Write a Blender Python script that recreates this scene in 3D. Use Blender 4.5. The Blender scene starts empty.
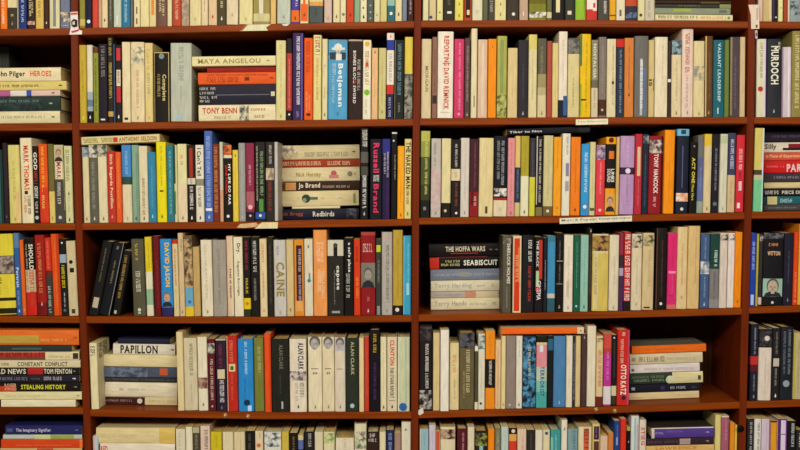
import bpy, math, random, re
from mathutils import Vector
R = random.Random(11)
S = bpy.context.scene
COL = S.collection
# ------------------------------------------------------------------ camera
F, PITCH, SHV, DIST, EYE = 1150.0, math.radians(3.0), 25.3, 2.92, 1.5
cd = bpy.data.cameras.new('camera'); cam = bpy.data.objects.new('camera', cd); COL.objects.link(cam)
cam.location = (0, -DIST, EYE); cam.rotation_euler = (math.pi/2 - PITCH, 0, 0)
cd.sensor_width = 36; cd.lens = F/800*36; cd.shift_y = SHV/800; cd.clip_start = .05
S.camera = cam
CP, SP = math.cos(PITCH), math.sin(PITCH)
def ray(u, v):
    a = (u-400)/F; b = (225+SHV-v)/F
    return a, CP + b*SP, -SP + b*CP
def at(u, v, Y=0.0):
    """measured point of the bookcase front (or a plane Y metres behind it) -> metres"""
    dx, dy, dz = ray(u, v); t = (Y+DIST)/dy
    return dx*t, EYE + dz*t
# ------------------------------------------------------------------ materials
PAL = dict(cr='dccb9a', wh='e8e0cc', br='5b3a22', ol='6e6a2c', bk='1a1512', lg='b0aa9c', gr='8c877c')
def lin(hx, k=1.0):
    hx = PAL.get(hx, hx)
    out = []
    for i in (0, 2, 4):
        c = int(hx[i:i+2], 16)/255
        c = c/12.92 if c <= .04045 else ((c+.055)/1.055)**2.4
        out.append(min(.9, c*k))
    return out
MATS = {}
def nodes(name):
    m = bpy.data.materials.new(name); m.use_nodes = True
    nt = m.node_tree; b = nt.nodes['Principled BSDF']
    return m, nt, b
def mat(hx, kind='cover'):
    """printed cover stock: colour with slight rubbing and fading"""
    key = (PAL.get(hx, hx), kind)
    if key in MATS: return MATS[key]
    c = lin(hx)
    m, nt, b = nodes(f'{kind}_{key[0]}')
    b.inputs['Roughness'].default_value = .5 if kind == 'cover' else .6
    b.inputs['Specular IOR Level'].default_value = .08
    if kind == 'cover':
        tc = nt.nodes.new('ShaderNodeTexCoord'); mp = nt.nodes.new('ShaderNodeMapping')
        mp.inputs['Scale'].default_value = (60, 60, 9)
        no = nt.nodes.new('ShaderNodeTexNoise'); no.inputs['Scale'].default_value = 2.5; no.inputs['Detail'].default_value = 4
        rp = nt.nodes.new('ShaderNodeValToRGB')
        rp.color_ramp.elements[0].position = .3; rp.color_ramp.elements[1].position = .75
        rp.color_ramp.elements[0].color = [x*.84 for x in c]+[1]
        rp.color_ramp.elements[1].color = [min(.92, x*1.08+.0008) for x in c]+[1]
        L = nt.links
        L.new(tc.outputs['Object'], mp.inputs['Vector']); L.new(mp.outputs['Vector'], no.inputs['Vector'])
        L.new(no.outputs['Fac'], rp.inputs['Fac']); L.new(rp.outputs['Color'], b.inputs['Base Color'])
    else:
        b.inputs['Base Color'].default_value = c+[1]
    MATS[key] = m
    return m
def picmat(h1, h2):
    key = ('pic', PAL.get(h1, h1), PAL.get(h2, h2))
    if key in MATS: return MATS[key]
    m, nt, b = nodes(f'picture_{key[1]}_{key[2]}')
    b.inputs['Roughness'].default_value = .5; b.inputs['Specular IOR Level'].default_value = .14
    tc = nt.nodes.new('ShaderNodeTexCoord')
    no = nt.nodes.new('ShaderNodeTexNoise'); no.inputs['Scale'].default_value = 75; no.inputs['Detail'].default_value = 1.5
    no.inputs['Distortion'].default_value = .6
    rp = nt.nodes.new('ShaderNodeValToRGB')
    rp.color_ramp.elements[0].position = .36; rp.color_ramp.elements[1].position = .6
    rp.color_ramp.elements[0].color = lin(h1)+[1]; rp.color_ramp.elements[1].color = lin(h2)+[1]
    L = nt.links
    L.new(tc.outputs['Object'], no.inputs['Vector']); L.new(no.outputs['Fac'], rp.inputs['Fac']); L.new(rp.outputs['Color'], b.inputs['Base Color'])
    MATS[key] = m
    return m
def pagemat(i):
    key = ('page', i)
    if key in MATS: return MATS[key]
    c = lin(['ecd184', 'f0dc9c', 'dcb968', 'e8c66e'][i])
    m, nt, b = nodes(f'paper_edges_{"abcd"[i]}')
    b.inputs['Roughness'].default_value = .8
    tc = nt.nodes.new('ShaderNodeTexCoord'); mp = nt.nodes.new('ShaderNodeMapping')
    mp.inputs['Scale'].default_value = (900, 14, 14)
    no = nt.nodes.new('ShaderNodeTexNoise'); no.inputs['Scale'].default_value = 1.0; no.inputs['Detail'].default_value = 2
    rp = nt.nodes.new('ShaderNodeValToRGB')
    rp.color_ramp.elements[0].position = .3; rp.color_ramp.elements[1].position = .7
    rp.color_ramp.elements[0].color = [x*.72 for x in c]+[1]; rp.color_ramp.elements[1].color = [min(.9, x*1.08) for x in c]+[1]
    L = nt.links
    L.new(tc.outputs['Object'], mp.inputs['Vector']); L.new(mp.outputs['Vector'], no.inputs['Vector'])
    L.new(no.outputs['Fac'], rp.inputs['Fac']); L.new(rp.outputs['Color'], b.inputs['Base Color'])
    MATS[key] = m
    return m
def wood(name, a, b_, sc, rough=.38):
    m, nt, b = nodes(name)
    b.inputs['Roughness'].default_value = rough; b.inputs['Specular IOR Level'].default_value = .05
    tc = nt.nodes.new('ShaderNodeTexCoord'); mp = nt.nodes.new('ShaderNodeMapping'); mp.inputs['Scale'].default_value = sc
    no = nt.nodes.new('ShaderNodeTexNoise'); no.inputs['Scale'].default_value = 3; no.inputs['Detail'].default_value = 6; no.inputs['Distortion'].default_value = .8
    rp = nt.nodes.new('ShaderNodeValToRGB')
    rp.color_ramp.elements[0].position = .3; rp.color_ramp.elements[1].position = .72
    rp.color_ramp.elements[0].color = lin(a)+[1]; rp.color_ramp.elements[1].color = lin(b_)+[1]
    bu = nt.nodes.new('ShaderNodeBump'); bu.inputs['Strength'].default_value = .06; bu.inputs['Distance'].default_value = .002
    L = nt.links
    L.new(tc.outputs['Object'], mp.inputs['Vector']); L.new(mp.outputs['Vector'], no.inputs['Vector'])
    L.new(no.outputs['Fac'], rp.inputs['Fac']); L.new(rp.outputs['Color'], b.inputs['Base Color'])
    L.new(no.outputs['Fac'], bu.inputs['Height']); L.new(bu.outputs['Normal'], b.inputs['Normal'])
    return m
WOOD_H = wood('mahogany_stain_shelf', '6e2c08', '8d400e', (1.2, 14, 40))
WOOD_V = wood('mahogany_stain_upright', '5c210a', '742c0e', (40, 14, 1.2))
WOOD_B = wood('mahogany_stain_back', '3c1e0f', '4c2814', (20, 8, .8), .6)
# ------------------------------------------------------------------ mesh builder
class MB:
    def __init__(s): s.v, s.f, s.m, s.mats = [], [], [], []
    def mi(s, m):
        if m not in s.mats: s.mats.append(m)
        return s.mats.index(m)
    def add(s, vs, fs, m):
        o = len(s.v); s.v += vs; i = s.mi(m)
        for f in fs: s.f.append([o+k for k in f]); s.m.append(i)
    def build(s, name, parent=None, smooth=False):
        me = bpy.data.meshes.new(name); me.from_pydata(s.v, [], s.f)
        for m in s.mats: me.materials.append(m)
        me.polygons.foreach_set('material_index', s.m)
        if smooth: me.polygons.foreach_set('use_smooth', [True]*len(s.f))
        me.update()
        o = bpy.data.objects.new(name, me); COL.objects.link(o)
        if parent is not None: o.parent = parent
        return o
def box_vf(x0, x1, y0, y1, z0, z1):
    v = [(x, y, z) for z in (z0, z1) for y in (y0, y1) for x in (x0, x1)]
    f = [(0, 2, 3, 1), (4, 5, 7, 6), (0, 1, 5, 4), (2, 6, 7, 3), (0, 4, 6, 2), (1, 3, 7, 5)]
    return v, f
def tag(o, label=None, cat=None, group=None, kind=None):
    for k, x in (('label', label), ('category', cat), ('group', group), ('kind', kind)):
        if x: o[k] = x
# ------------------------------------------------------------------ lettering
GL = {}
def glyph(ch, bold):
    """flat outline of one character as (verts, faces, advance), from the built-in font"""
    key = (ch, bold)
    if key in GL: return GL[key]
    cu = bpy.data.curves.new('glyph', 'FONT'); cu.body = ch; cu.resolution_u = 2; cu.offset = .028 if bold else .004
    ob = bpy.data.objects.new('glyph', cu); me = ob.to_mesh()
    v = [tuple(p.co[:2]) for p in me.vertices]; f = [tuple(p.vertices) for p in me.polygons]
    ob.to_mesh_clear(); bpy.data.objects.remove(ob); bpy.data.curves.remove(cu)
    adv = (max(p[0] for p in v) + .07) if v else .28
    GL[key] = (v, f, adv)
    return GL[key]
STROKES = ['S', 'h', 'n', 'e', 'r', 'o', 'u', 'l', 'a', 't', 'i', 'c']
def text2d(txt, bold=True):
    x, V, Fs = 0, [], []
    for ch in txt:
        if ch == ' ': x += .3; continue
        v, f, a = glyph(ch, bold); o = len(V)
        V += [(p[0]+x, p[1]) for p in v]; Fs += [tuple(o+i for i in q) for q in f]; x += a
    xs = [p[0] for p in V]; ys = [p[1] for p in V]
    x0, x1, y0, y1 = min(xs), max(xs), min(ys), max(ys)
    return [((p[0]-x0)/(x1-x0), (p[1]-y0)/(y1-y0)) for p in V], Fs
def faint2d(n, rr):
    """worn, unreadable print: rows of short stems and bowls"""
    V, Fs = [], []
    def q(x0, x1, y0, y1):
        o = len(V); V.extend([(x0, y0), (x1, y0), (x1, y1), (x0, y1)]); Fs.append((o, o+1, o+2, o+3))
    i = 0; x = 0.0; word = rr.randint(3, 7); t = .17
    shapes = {'I': ['l'], 'L': ['l', 'b'], 'E': ['l', 'b', 'm', 'u'], 'O': ['l', 'r', 'b', 'u'], 'N': ['l', 'r', 'u'], 'C': ['l', 'b', 'u'], 'H': ['l', 'r', 'm'],
              'A': ['l', 'r', 'u', 'm'], 'U': ['l', 'r', 'b'], 'F': ['l', 'u', 'm'], 'J': ['r', 'b'], 'S': ['u', 'm', 'b', 'p', 'k']}
    while i < n:
        if word == 0: x += .5; word = rr.randint(3, 8); i += 1; continue
        k = rr.choice('ILEONCHAUFSSEOAN'); w = .12 if k == 'I' else .5; hh = 1.0
        for st in shapes[k]:
            if st == 'l': q(x, x+t, 0, hh)
            elif st == 'r': q(x+w, x+w+t, 0, hh)
            elif st == 'b': q(x+t, x+w, 0, t)
            elif st == 'u': q(x+t, x+w, hh-t, hh)
            elif st == 'm': q(x+t, x+w, .42, .42+t)
            elif st == 'p': q(x, x+t, .5, hh)
            elif st == 'k': q(x+w, x+w+t, 0, .5)
        x += w+t+.2; word -= 1; i += 1
    return [(p[0]/x, p[1]) for p in V], Fs
DATA = '''
#0 0 up
0 7 -48|f0761a|g20-60,25-75:wh g62-95,30-60:wh|bright orange book with pale lettering
7.2 17 -45|3d3524|b0-71:cr g80-83,20-80:cr e93:gr|dark olive book with cream upper cover
17 18.4 -42|lg||thin pale grey book
18.5 26.6 -50|27376e|g10-92,30-70:b8c0d0|navy book with pale blue lettering
27.2 35 -46|33241a|g30-84,25-50:cr g50-80,55-75:cr p90-95:d8a890:8a5a40|dark brown book with pinkish emblem
35.3 43.5 -44|d6b45c|g50-85,35-65:ol|plain tan yellow book
44 48.6 -40|43281c|e92:wh|slim dark brown book
49 59.6 -47|dccf9c|r45-97,38-66:7d8482|cream book with grey blue stripe
60.2 70 -52|6f7688|p80-92:d8c4a0:5b5a60 r96-97,25-80:lg|blue grey book with beige cloud picture
#0 1 up
79.2 85 -45|8a8434|b88-97:c9b060|olive green book with tan base
85.2 92 -50|1d1c30|o92,50:dfe3e6:60|navy black book with round white badge
92.2 98 -48|cf4630||tomato red book beside pinkish one
98.2 101.6 -40|cc9a78||slim dusty pink book
101.7 107.6 -46|dccb98|e90:bk|cream book with small black emblem
108 113 -42|55503e|g20-90,40-60:lg|slim grey olive book
113.4 121.2 -50|bcc2ac|r85-97,40-55:wh|pale grey green book
121.6 130.2 -52|2c7290|g10-94,25-70:9fc4d0|teal blue book with pale lettering
130.3 133 -46|6b6b68||thin grey book beside teal one
133.6 140 -45|dfd0a0|r72-82,40-60:6a3a26 r88-96,40-60:6a3a26|cream book with two brown oblong marks
140.2 149 -48|e0cf94||plain pale yellow book
149.2 156 -46|ddc78c|r0-84,30-75:d68a34|cream book with orange upper panel
156.4 167 -54|6f5040|g30-82,25-45:cr g40-88,55-75:cr|brown book with pale lettering
167.2 172 -44|dccd9c||slim plain cream book beside brown one
172.4 181 -50|b4472c|g15-92,30-70:e0b090|brick red book with pale lettering
181.4 189 -46|a89884|p60-98:b89a78:8a7a68|grey beige book with mottled picture
189.4 201 -55|d9ca92|e92:9fb070|wide cream book with pale green emblem
201.2 208 -44|dbc59a|g40-80,45-55:br|pale cream book with faint brown line
208.4 217 -50|d9b98c|e89:b03020:30|peach cream book with red emblem
217.3 226 -52|4a4228|g10-78,30-70:cr e92:wh|dark olive book with cream lettering
226.3 238 -54|dac8a0|e88:a09880|wide pinkish cream book with grey emblem
239 252.6 -60|dccd92H|e94:a0aa68|broad yellowish cream hardback
253 270 -64|9a8a4c|r0-97,35-60:d8cfae r88-97,0-100:c8bc86|broad khaki book with pale centre stripe
270.3 276 -46|dab26a||tan yellow book
277 290.4 -58|b9bfaaH|g60-64,25-75:7f93a0 e92:7f8a80|broad pale blue grey hardback
291 299.4 -50|4a3a88|b82-98:e06a1c g10-78,55-80:wh e93:7a2a10:30|purple book with orange foot
#0 1 up
300 308.5 -46|dfd0a0|r72-97,8-92:e0641e r60-73,35-65:e0641e e88:8a3010|cream book with orange flame shape
309 323 -58|4d5450|b0-74:d8c48a b74-79:d89a4a g82-92,30-70:3a3c40|grey teal book with cream upper half
324 332 -48|cdb09c|e94:b09080|pinkish beige book
333 340 -48|dccb9a|e92:ol|cream book between beige and cream neighbours
340.2 346 -44|ddd0a2|o88,55:7a7a52:60|cream book with grey green oval
346.4 354 -50|c8461e|e90:7a1e10|orange red book with small dark emblem
354.2 360 -46|87a480||sage green book
360.2 367 -48|e0d4aa|o60,45:bk:30 o68,45:bk:30 o80,45:bk:30 e93:bk:40|cream book with row of dark dots
367.2 373.6 -46|525a50|o64,50:lg:30 o76,50:lg:30 o86,50:lg:30 o95,50:lg:30|dark grey green book with pale dots
374 380 -46|d8cc9c|e90:6f9a90|cream book with pale teal emblem
380.2 387 -46|cfc07a||yellowish cream book
387.2 395 -50|2f666e|b0-68:3a7a80 b68-78:8fb0a0 o89,50:wh:45|dark teal book with white emblem
395.2 402 -46|dcc994|e90:4a4a20:40|cream book with olive emblem
402.2 407 -46|76808a||slim blue grey book
407.2 413.6 -50|3a221a|g30-92,35-65:b0a0a0|blackish brown book beside the post
#0 2 up
422.8 428.6 -46|d6cd9c||pale cream book against the middle post
429 436.2 -48|cdb888|o95,25:3a3a60:50|tan cream book with dark blue spot
436.8 443 -46|ddd08c|o88,50:5a4a20:30|cream book with dark oval mark
443.4 454.4 -55|332c20|r88-91,35-75:wh g30-80,30-70:6a6248|wide black olive book
454.8 463.4 -48|dccc62|e76:9a8a20 e93:9a8a20|yellow book with olive marks
464 472 -50|b0421c|r60-96,20-80:2a1a10 r85-92,35-70:cr|rust book with black and cream panel
472.3 482.6 -54|d8d0aa|g86-92,30-70:lg|pale whitish cream book
482.8 488 -44|5d6040||slim dull green book
488.2 494.6 -48|4a443c|g20-88,30-70:b0a898|charcoal book with pale lettering
494.8 506.2 -52|dccd8c|e78:9a8a60 e92:9a8a60|wide cream yellow book
506.8 519 -55|40342a|g10-76,20-75:b5a890 o92,55:wh:30|wide dark brown book speckled with lettering
519.4 528.2 -50|ba9c80|r88-94,40-50:wh|pinkish tan book
#0 2 up
529 546.6 -62|7a7a24H|b0-72:a09a30 b72-80:6a6018 p90-97:e0dcc8:5a5020|broad olive hardback with white bird shape
546.8 552 -46|66643a|b88-97:cfc48a|slim olive book with cream foot
552.2 564.6 -55|221c18|r10-90,30-62:dccf96|black book with cream stripe
565 575 -55|35352a|r88-93,25-65:dcd4b0|dark olive book with small cream square
575.4 586 -55|8fb62e|r5-97,82-100:7a9a20|lime green book
586.2 597.4 -58|c6382e|r0-86,5-70:e8dccb r72-88,60-95:e8dccb r78-84,62-82:c6382e|red book with white cup shape
598 609.4 -60|4a463c|g5-92,40-85:dcd6c8|dark grey book with bold white lettering
609.6 616 -46|dea022|r92-94,0-100:6a4810|amber book with dark base line
616.2 625.2 -52|ddd2ac|r85-94,35-60:6a6a5a|cream book with small grey mark
625.6 637.2 -60|35303a|b0-82:bc4a26 p90-97:5a7a9a:3a2030|red and dark book with blurred picture
638 645 -46|d8cc98|o92,40:4a4430:50|cream book with dark round emblem beside stack
645.2 654.8 -50|c6bca0|g20-96,20-60:98907c|greyish cream book with dotted lettering
#0 2 flat
655.4 731 0.5 3.8|33271d|r60-85,10-60:5a5028|dark brown book topmost in visible stack
655.4 731 4 7.6|3c3428|g30-60,30-70:6a6a4a r85-100,0-100:8a8a50|dark olive book second down in stack
655 730.4 8 14.2|868c72|r24-48,40-85:9aa83c r85-95,30-70:5a6a60|sage grey book with lime patch
655.4 732.6 14.6 20.6|dfd09c|t4-55,35-80:2a241c:SIX_IN_A_LIFE_OF_SURPRISE g59-92,15-85:d68a40 o95,50:7a8a50:50|cream book at stack bottom with orange lettering
#0 3 up
758.2 763 -46|d8b8a0||pinkish cream book beside the far post
763.2 772.4 -50|c9ad74|r0-97,68-80:e0d4a8|tan book with pale stripe
772.8 778.2 -48|1f1a1a|r0-97,0-25:4a2a6a o94,60:wh:35|black book with purple edge
778.4 783.2 -46|dfd894|e80:bk:25|pale yellow book with tiny dark emblem
783.6 787.6 -44|a2452a||slim red brown book
787.8 790 -42|d8ccaa||very thin cream book
790.2 803 -60|8f9a98|p75-92:31404a:8f9a98|wide pale grey book with dark figure
#1 0 up
-9 9.5 47|30302a|g10-40,40-60:4a4a40|dark grey book standing behind the stack
#1 0 flat
-24 60.8 67.6 80.8|e2d2a4|t22-58,25-75:2a2018:John_Pilger t64-89,35-75:d2582c:HEROES|cream book with orange red HEROES lettering
-20 66.6 81.4 90|d6c06e|g5-70,30-70:4a3a20 e93:4a3a20|yellowish cream book jutting from stack
-24 60 90.4 96|d8cfc0|b0-41:b05a88 b60-66:3a50a0 b66-100:d8b8a8 e92:3a3040|slim pink white and blue book
-24 60.4 96.4 111|24352f|g2-75,55-80:5a7a70 p5-80:2a3a34:1a2422 e89:a8a878|thick dark green book
-24 60 111.2 123|d9cc9e|g30-84,40-65:8f9468 e92:4a5a30|pale cream book at stack bottom
#1 1 up
79.2 86.2 45|bfa234|g20-60,40-60:9a8020 e94:dccb70|mustard yellow book against the post
86.8 92.8 45|d8cfb0|b60-70:a0aab0 b70-79:68788c b79-85:9aa4a8 b85-100:1c1a1c e93:wh|white book fading to blue black foot
93.2 98.4 47|8b9034|b0-8:6a3a1a g15-85,35-65:3a4420|slim olive green book
98.6 107.4 44|231c26|t3-42,30-70:8a8078:Moshe_Lew r95-97,20-70:wh|black book with faint grey lettering
107.6 113.2 37|2a2418|g2-22,25-70:b09a50 t30-72,25-75:c0a850:THE_TINDERBOX b87-93:c09a50|tall black book with gold lettering
113.4 115 44|3a5070||thin dark blue book
115.2 121.6 45|231a18|r4-20,20-85:c83438 r32-53,20-85:dcc9a8 r54-74,20-85:c02c30 g34-50,35-70:8a4a30 e93:wh|black book with red and white blocks
122 130.4 42|dfceA0|r94-97,25-70:2a2418|wide plain cream book with dark base square
130.6 144.4 42|dcc99a|p6-28:7d8474:dcc99a g35-85,40-60:c09070 e95:a08060|broad cream book with grey tree picture
144.8 152.8 43|dac27e|g8-35,25-60:b09a50 g38-66,30-65:7a9488 e95:c0a860|sandy yellow book with faded lettering
154 169.4 52|1c1712|r0-1.5,0-100:c8b070 r0-100,0-4:c8b070 r0-100,94-98:c8b070 t32-70,48-80:cdb878:Complete t32-64,22-40:b09a50:Works_of_E_Poe o6,50:7a8a80:40|black book bordered and lettered in gold
170.4 191.6 43|b3b5a0H|t5-50,42-62:8d9284:HENRY_IRVING r92-96,20-50:9fc0c8 g55-80,45-55:a0a28e|thick pale grey green hardback
#1 1 flat
192 275.6 56 66|dfd29a|t7-82,25-75:9a8a4a:MAYA_ANGELOU e91:9a9a4a|cream book topmost in stack with gold capitals
207 275.6 66.4 71.8|8e1f16||dark red book set back in stack
198 275.6 72.2 84|dc5a22|t12-55,20-60:9a3a10:SHIRLEY_WILLIAMS g12-92,70-85:b04a18 r60-66,30-60:7a2a10 e95:8a3010|orange book with dark lettering in stack
199 275.6 84.4 104.2|25222e|g1-22,72-88:b8b4a8 g1-20,50-66:b8b4a8 g1-24,30-44:b8b4a8 g1-14,12-24:b8b4a8 r22-92,46-50:6a6a70 r94-99,40-62:cfc9a0|thick navy book with stacked white words
198.6 275.6 104.6 120.4|e0d2a6|t5-50,45-82:b8402a:TONY_BENN p53-65:3a3830:cfc4a0 g68-88,55-80:b07050 g20-42,15-30:b09a80 g72-86,18-35:b07050|cream book at stack bottom with red capitals and square portrait
#1 1 up
275.9 285.8 40.5|d5c98a|g5-85,45-58:b0a468 e95:9a9050|pale cream yellow book closing the stack
286.4 292 38.5|281c1a|b18-88:b0382c g25-85,40-60:d8a090 o93,50:wh:40|slim red book with black ends
292.4 303.4 33|3a2a52|t4-84,38-68:dcd8e0:THE_HUMAN_BEARD_BY_CAMILLE_B r0-100,82-92:6a58b0 g90-97,25-70:8a80b0|purple book with white bold capitals
304 312.8 38|e0581a|t4-42,25-65:a83a10:JULIAN_GLOVER g66-92,20-40:e8a070 g70-90,55-70:e8a070 r92-95,30-75:3a1a10|vivid orange book with darker lettering
313.2 321.4 35|d9cb82|r0-25,20-85:e0d6a0 t2-25,25-80:9a2a1a:PEITSU g27-78,40-62:b86a40|cream yellow book with red black title patch
322 327.6 39|dccb98|e33:8a9a90:30 g60-75,40-60:a09a80 e94:6a7a70:40|slim cream book with two grey dots
328 347.4 39.5|4f97bb|b0-1.5:6a8a90 p15-26:2c3c46:5d9cba r16-25,8-92:2e3c44 o10,52:e0dcc8:46 r10-13,18-86:d8d4c0 o16,52:c0a890:26 r18-26,40-70:d8d6c8 t30-84,45-78:e0e6e2:Betjeman t30-45,22-40:b8d4dc:Barry_Lee g46-80,20-32:a8c8d4 e93:3a7890|broad sky blue book with white hat picture
348 362.4 39.5|30201a|b0-2:b8a088 t14-80,35-55:d8d0c0:BONES_BLOOD_SWORD t25-65,65-85:b5a898:BARBARA_EVEREST r50-56,38-54:8a2a20|dark brown book with twin white titles
362.8 371 40|e6ddbe|o5,50:dcae1c:70 t14-58,28-72:a0701c:SEX_MINUS_3 o66,50:7fb426:80 g75-95,30-55:b0a890 r28-33,30-68:d0421c|white book with yellow and green dots
371.5 378 48|dfb27c|e6:7a4a20:30 g12-80,45-55:c89868|short peach orange book
378.5 386 48|c7bb78|g8-80,40-55:a09a58 e90:8a8448|short olive cream book
386.5 394 33|e2d6bc|b8-20:2f3a90 t24-58,30-68:8a8898:FRANCINE b60-71:c8342c b71-100:262444 g75-98,30-60:a8a8c0 e4:c88060:50|tall white book with blue and red blocks
394.6 404 40|20241f|t5-70,32-68:6a8890:BILL_LAWRENCE g80-92,40-60:8a9080 r0-100,0-4:c0b478|black book with blue grey lettering
404.5 412.8 37|d8bf4a|b45-100:5c5a4e p48-100:3c3a34:948e78|yellow book with grey photograph below
#1 2 up
421 431.4 39|d4c194|t34-66,40-72:8a7a58:MORGAN|tan cream book beside the middle post
432 437.4 37|8c6450|g15-70,35-65:6a4438 r72-82,10-90:3a2a28|slim pinkish brown book
437.6 453.4 31.5|e6dcc6|t5-90,38-72:c04428:REPORTING_DAVID_REMNICK r36-37,30-80:c04428 r93-94,20-80:c8b8a0|broad white book with red REPORTING title
454 464.2 39|c93a62|g5-90,45-65:e88aa0 o95,50:e0a0b0:30|magenta pink book
464.6 470.2 38|57403a|g10-80,35-65:a89088 e96:lg|slim mauve brown book
471 477.2 28.5|dccfa2|r75-88,45-65:8a8058|tallest slim cream book
477.6 487.6 39.5|d3b494|r5-98,40-62:dcc6aa|pinkish cream book beside plain orange
488 496.4 39|ea8a16|e10:8a4a10:15|plain bright orange book
497 507 36|a9a752|r5-70,30-65:8a9450 p72-98:55601f:b4b060|yellow green book with dark drawing
507.6 517.6 48|d5be86|g5-90,48-55:c0a870|short plain cream book
518 528.4 40|2f2a2e|g30-75,45-55:5a5660 e95:lg|charcoal book with faint lettering
528.6 537 34.5|d5c36a|b18-100:d8c896 g20-80,40-55:a89a68|cream yellow book beside charcoal neighbour
537.6 546.4 38.5|5a5640|b45-62:9a8c5c b62-72:b8a878 b72-100:cfc090 g10-45,30-60:8a8468 e95:8a8050|book fading from dark olive to cream
546.8 552 41|a8483a||slim brick red book
552.2 558.4 43|d6c07c|g10-90,45-55:c0a060|slim sandy cream book
558.6 567.4 31.5|e2d4ba|g10-60,42-58:b8a090 b80-100:1c2030 r75-98,55-98:3a5a8a|tall white book with dark blue foot
567.8 579.6 38|d3c288|b0-20:5a564a p2-20:4a473e:7c776a g50-88,40-55:a09060|cream book with grey photograph head
580 591 34|e3b81a|r0-38,0-18:3a7a50 r60-98,0-15:8a9a20 g10-95,50-65:b08a10 r78-80,10-60:3a2a10|bright yellow book with green edge
591.4 598.2 40|8a8468|t5-50,25-70:d8d2b8:NOSTALGIA b52-62:6a6450 b62-100:d0c09a g65-90,35-60:8a8060|grey olive book with white capitals
598.6 606.4 37|7d7064|g10-70,40-60:9a8e80 b78-98:4a2a1c o91,50:c8b090:35|grey brown book with dark emblem base
606.8 616 39|d9cba0|g8-85,60-75:b86a5a r54-58,55-80:4a3020|cream book with reddish lettering
616.4 624.2 39|2c3440|b0-10:c8281c g14-95,40-65:8a98a8|dark slate book with red top
624.4 633.8 38|cf7c38|g10-65,42-55:8a4a1c e72:6a3410|muted orange book
634.4 648.4 36|6c675e|r28-98,40-58:b8b8b4 r40-98,65-82:5c7096 g30-90,42-60:e0e0e0|wide grey book with white blue streaks
648.6 654.4 40|cdb478|t51-60,5-60:3a2018:15 r50-66,80-90:5a4020|slim tan book with dark numeral
654.8 667.8 37|e0d2ae|g10-60,55-65:c0a890|broad whitish cream book
668 671.2 41|3a3028|b50-54:wh|very slim black book
671.6 681.4 40|d9c698|b0-19:5a6a6a p2-19:2a3a40:8aa0a0 g25-80,45-60:b09a70 e95:8a7a58|cream book with bluish photograph head
681.8 693.4 29|e0c6b0|t5-50,30-65:b0584c:Arthur_Paris g52-90,35-55:b08a90 e95:8a8a90|tall pinkish white book with red lettering
693.8 704.8 41|d9c792|p33-52:8a8678:d0be8c e96:a09070|cream book with grey swirl drawing
705 712.8 36|5e3e1c|r0-100,0-18:cdb070 g20-80,50-65:8a6a40 e95:b09060|slim brown book
713 724.4 40|20616c|t4-80,40-68:b8d0cc:VALIANT_LEADERSHIP r88-96,40-50:d0dcd8|dark teal book with white LEADERSHIP title
724.6 729.4 40|6a7a3a||slim leaf green book
730 739.8 37|4f4145|g25-90,45-60:7a6a70 r0-98,0-22:8a7a58|dark plum grey book
740 745.4 37|d0b688|g10-90,45-55:b89a70|slim cream book beside the far post
#1 3 up
756.6 766.4 39|d8d2b0|r0-100,80-92:d8cfdc r0-100,92-100:7a4a90 g5-50,35-60:8a8468 o64,40:b83428:60|white book with purple edge and red spot
767 781.2 39|2b2e2f|t9-58,26-82:e4dec8:MURDOCH g4-14,78-92:cfc9b4 e93:lg|dark slate book with bold white title
782.4 791.4 47|cdbcc0|r0-100,62-78:e4dcd8 r0-100,0-8:8a6a88|short lavender white book
792 803 31|8f8145|t5-90,28-62:d8cc90:THE_LION_AND_LAMB_LORD|tall khaki book with gold lettering
#2 0 up
-4 2.8 150|2f5a55|r0-100,70-100:1c2e2a|dark teal book at frame edge
3.2 8 143|2e2226|e92:6a6a60|dark plum book
8.4 20 145|d4c673|g20-70,35-65:b0a050 r60-100,60-98:d8b878 e95:b08a50|pale yellow green book
20.6 32.4 138|e2d4aa|t9-61,30-75:cc4a28:MARK_THOMAS r62-66,30-60:3a2a1a t68-90,55-80:4a3020:AS_USED_ON t68-88,25-45:c06040:THE_NUCL|white book with orange red capitals
33 39 146|1d1713|t8-31,20-80:d8d2c0:GOD t32-50,25-75:b04030:FROM t52-68,20-80:d8d2c0:CENTURY g72-88,30-70:b8b0a0 o93,50:b8c0b8:70|slim black book with white and red title
39.2 48 144|d9531a|g3-62,25-65:e8b830 r55-98,0-100:cf3c20 g65-82,25-55:e8c060 b81-100:c83018|red orange book with yellow lettering
48.4 54.4 144|6e6330|b60-100:d6bc68 e94:a88a40|book half olive half sandy yellow
54.6 64 145|c4ba8c|f2-21:b8ac80 r22-43,15-85:ded2b0 t22-43,25-75:a84038:MARK r44-100,0-100:4a443c t48-76,28-62:c8c4b0:STEELMAN b84-100:55566a o93,50:c8c0c0:40|book with portrait head and red title
64.6 72.4 146|cfca94|t5-46,25-65:6a7a52:PAUL_HIS_RITE e62:5a6a40:50 g66-88,35-60:a8a878 e96:3a3a28|pale green cream book beside the post
#2 1 top
81.2 159.6 135.5 143.4|d6c68c|t3-42,22-78:8a7a2a:HIDDEN_BLAIR t48-96,22-78:9a5a30:ANTHONY_SELDON r41-46.5,20-80:c0382a|cream book laid flat across upright tops
#2 1 up
82 88.6 147|d6c598|p0-13:55666e:98a09c e95:8a7a58|cream book with blue grey photograph head
89.4 97.8 145|5e5b4a|p0-16:3e3e38:cdc8b4 t22-82,30-62:97937e:THE_LONG_WAY_DOWN e95:cfc9b0|grey olive book with photograph head
98 107.4 145|d9cca2|p0-15:4a4a3a:b8b498 e95:6a6450|plain cream book with small photograph head
107.6 115.4 151|bb3324|t5-80,25-70:e8c8a0:Dirk_Bogarde_Postillion e92:d89080|red book with cream serif title
115.6 121.4 152|de5a22|g10-80,40-60:e89060|slim orange red book
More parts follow.
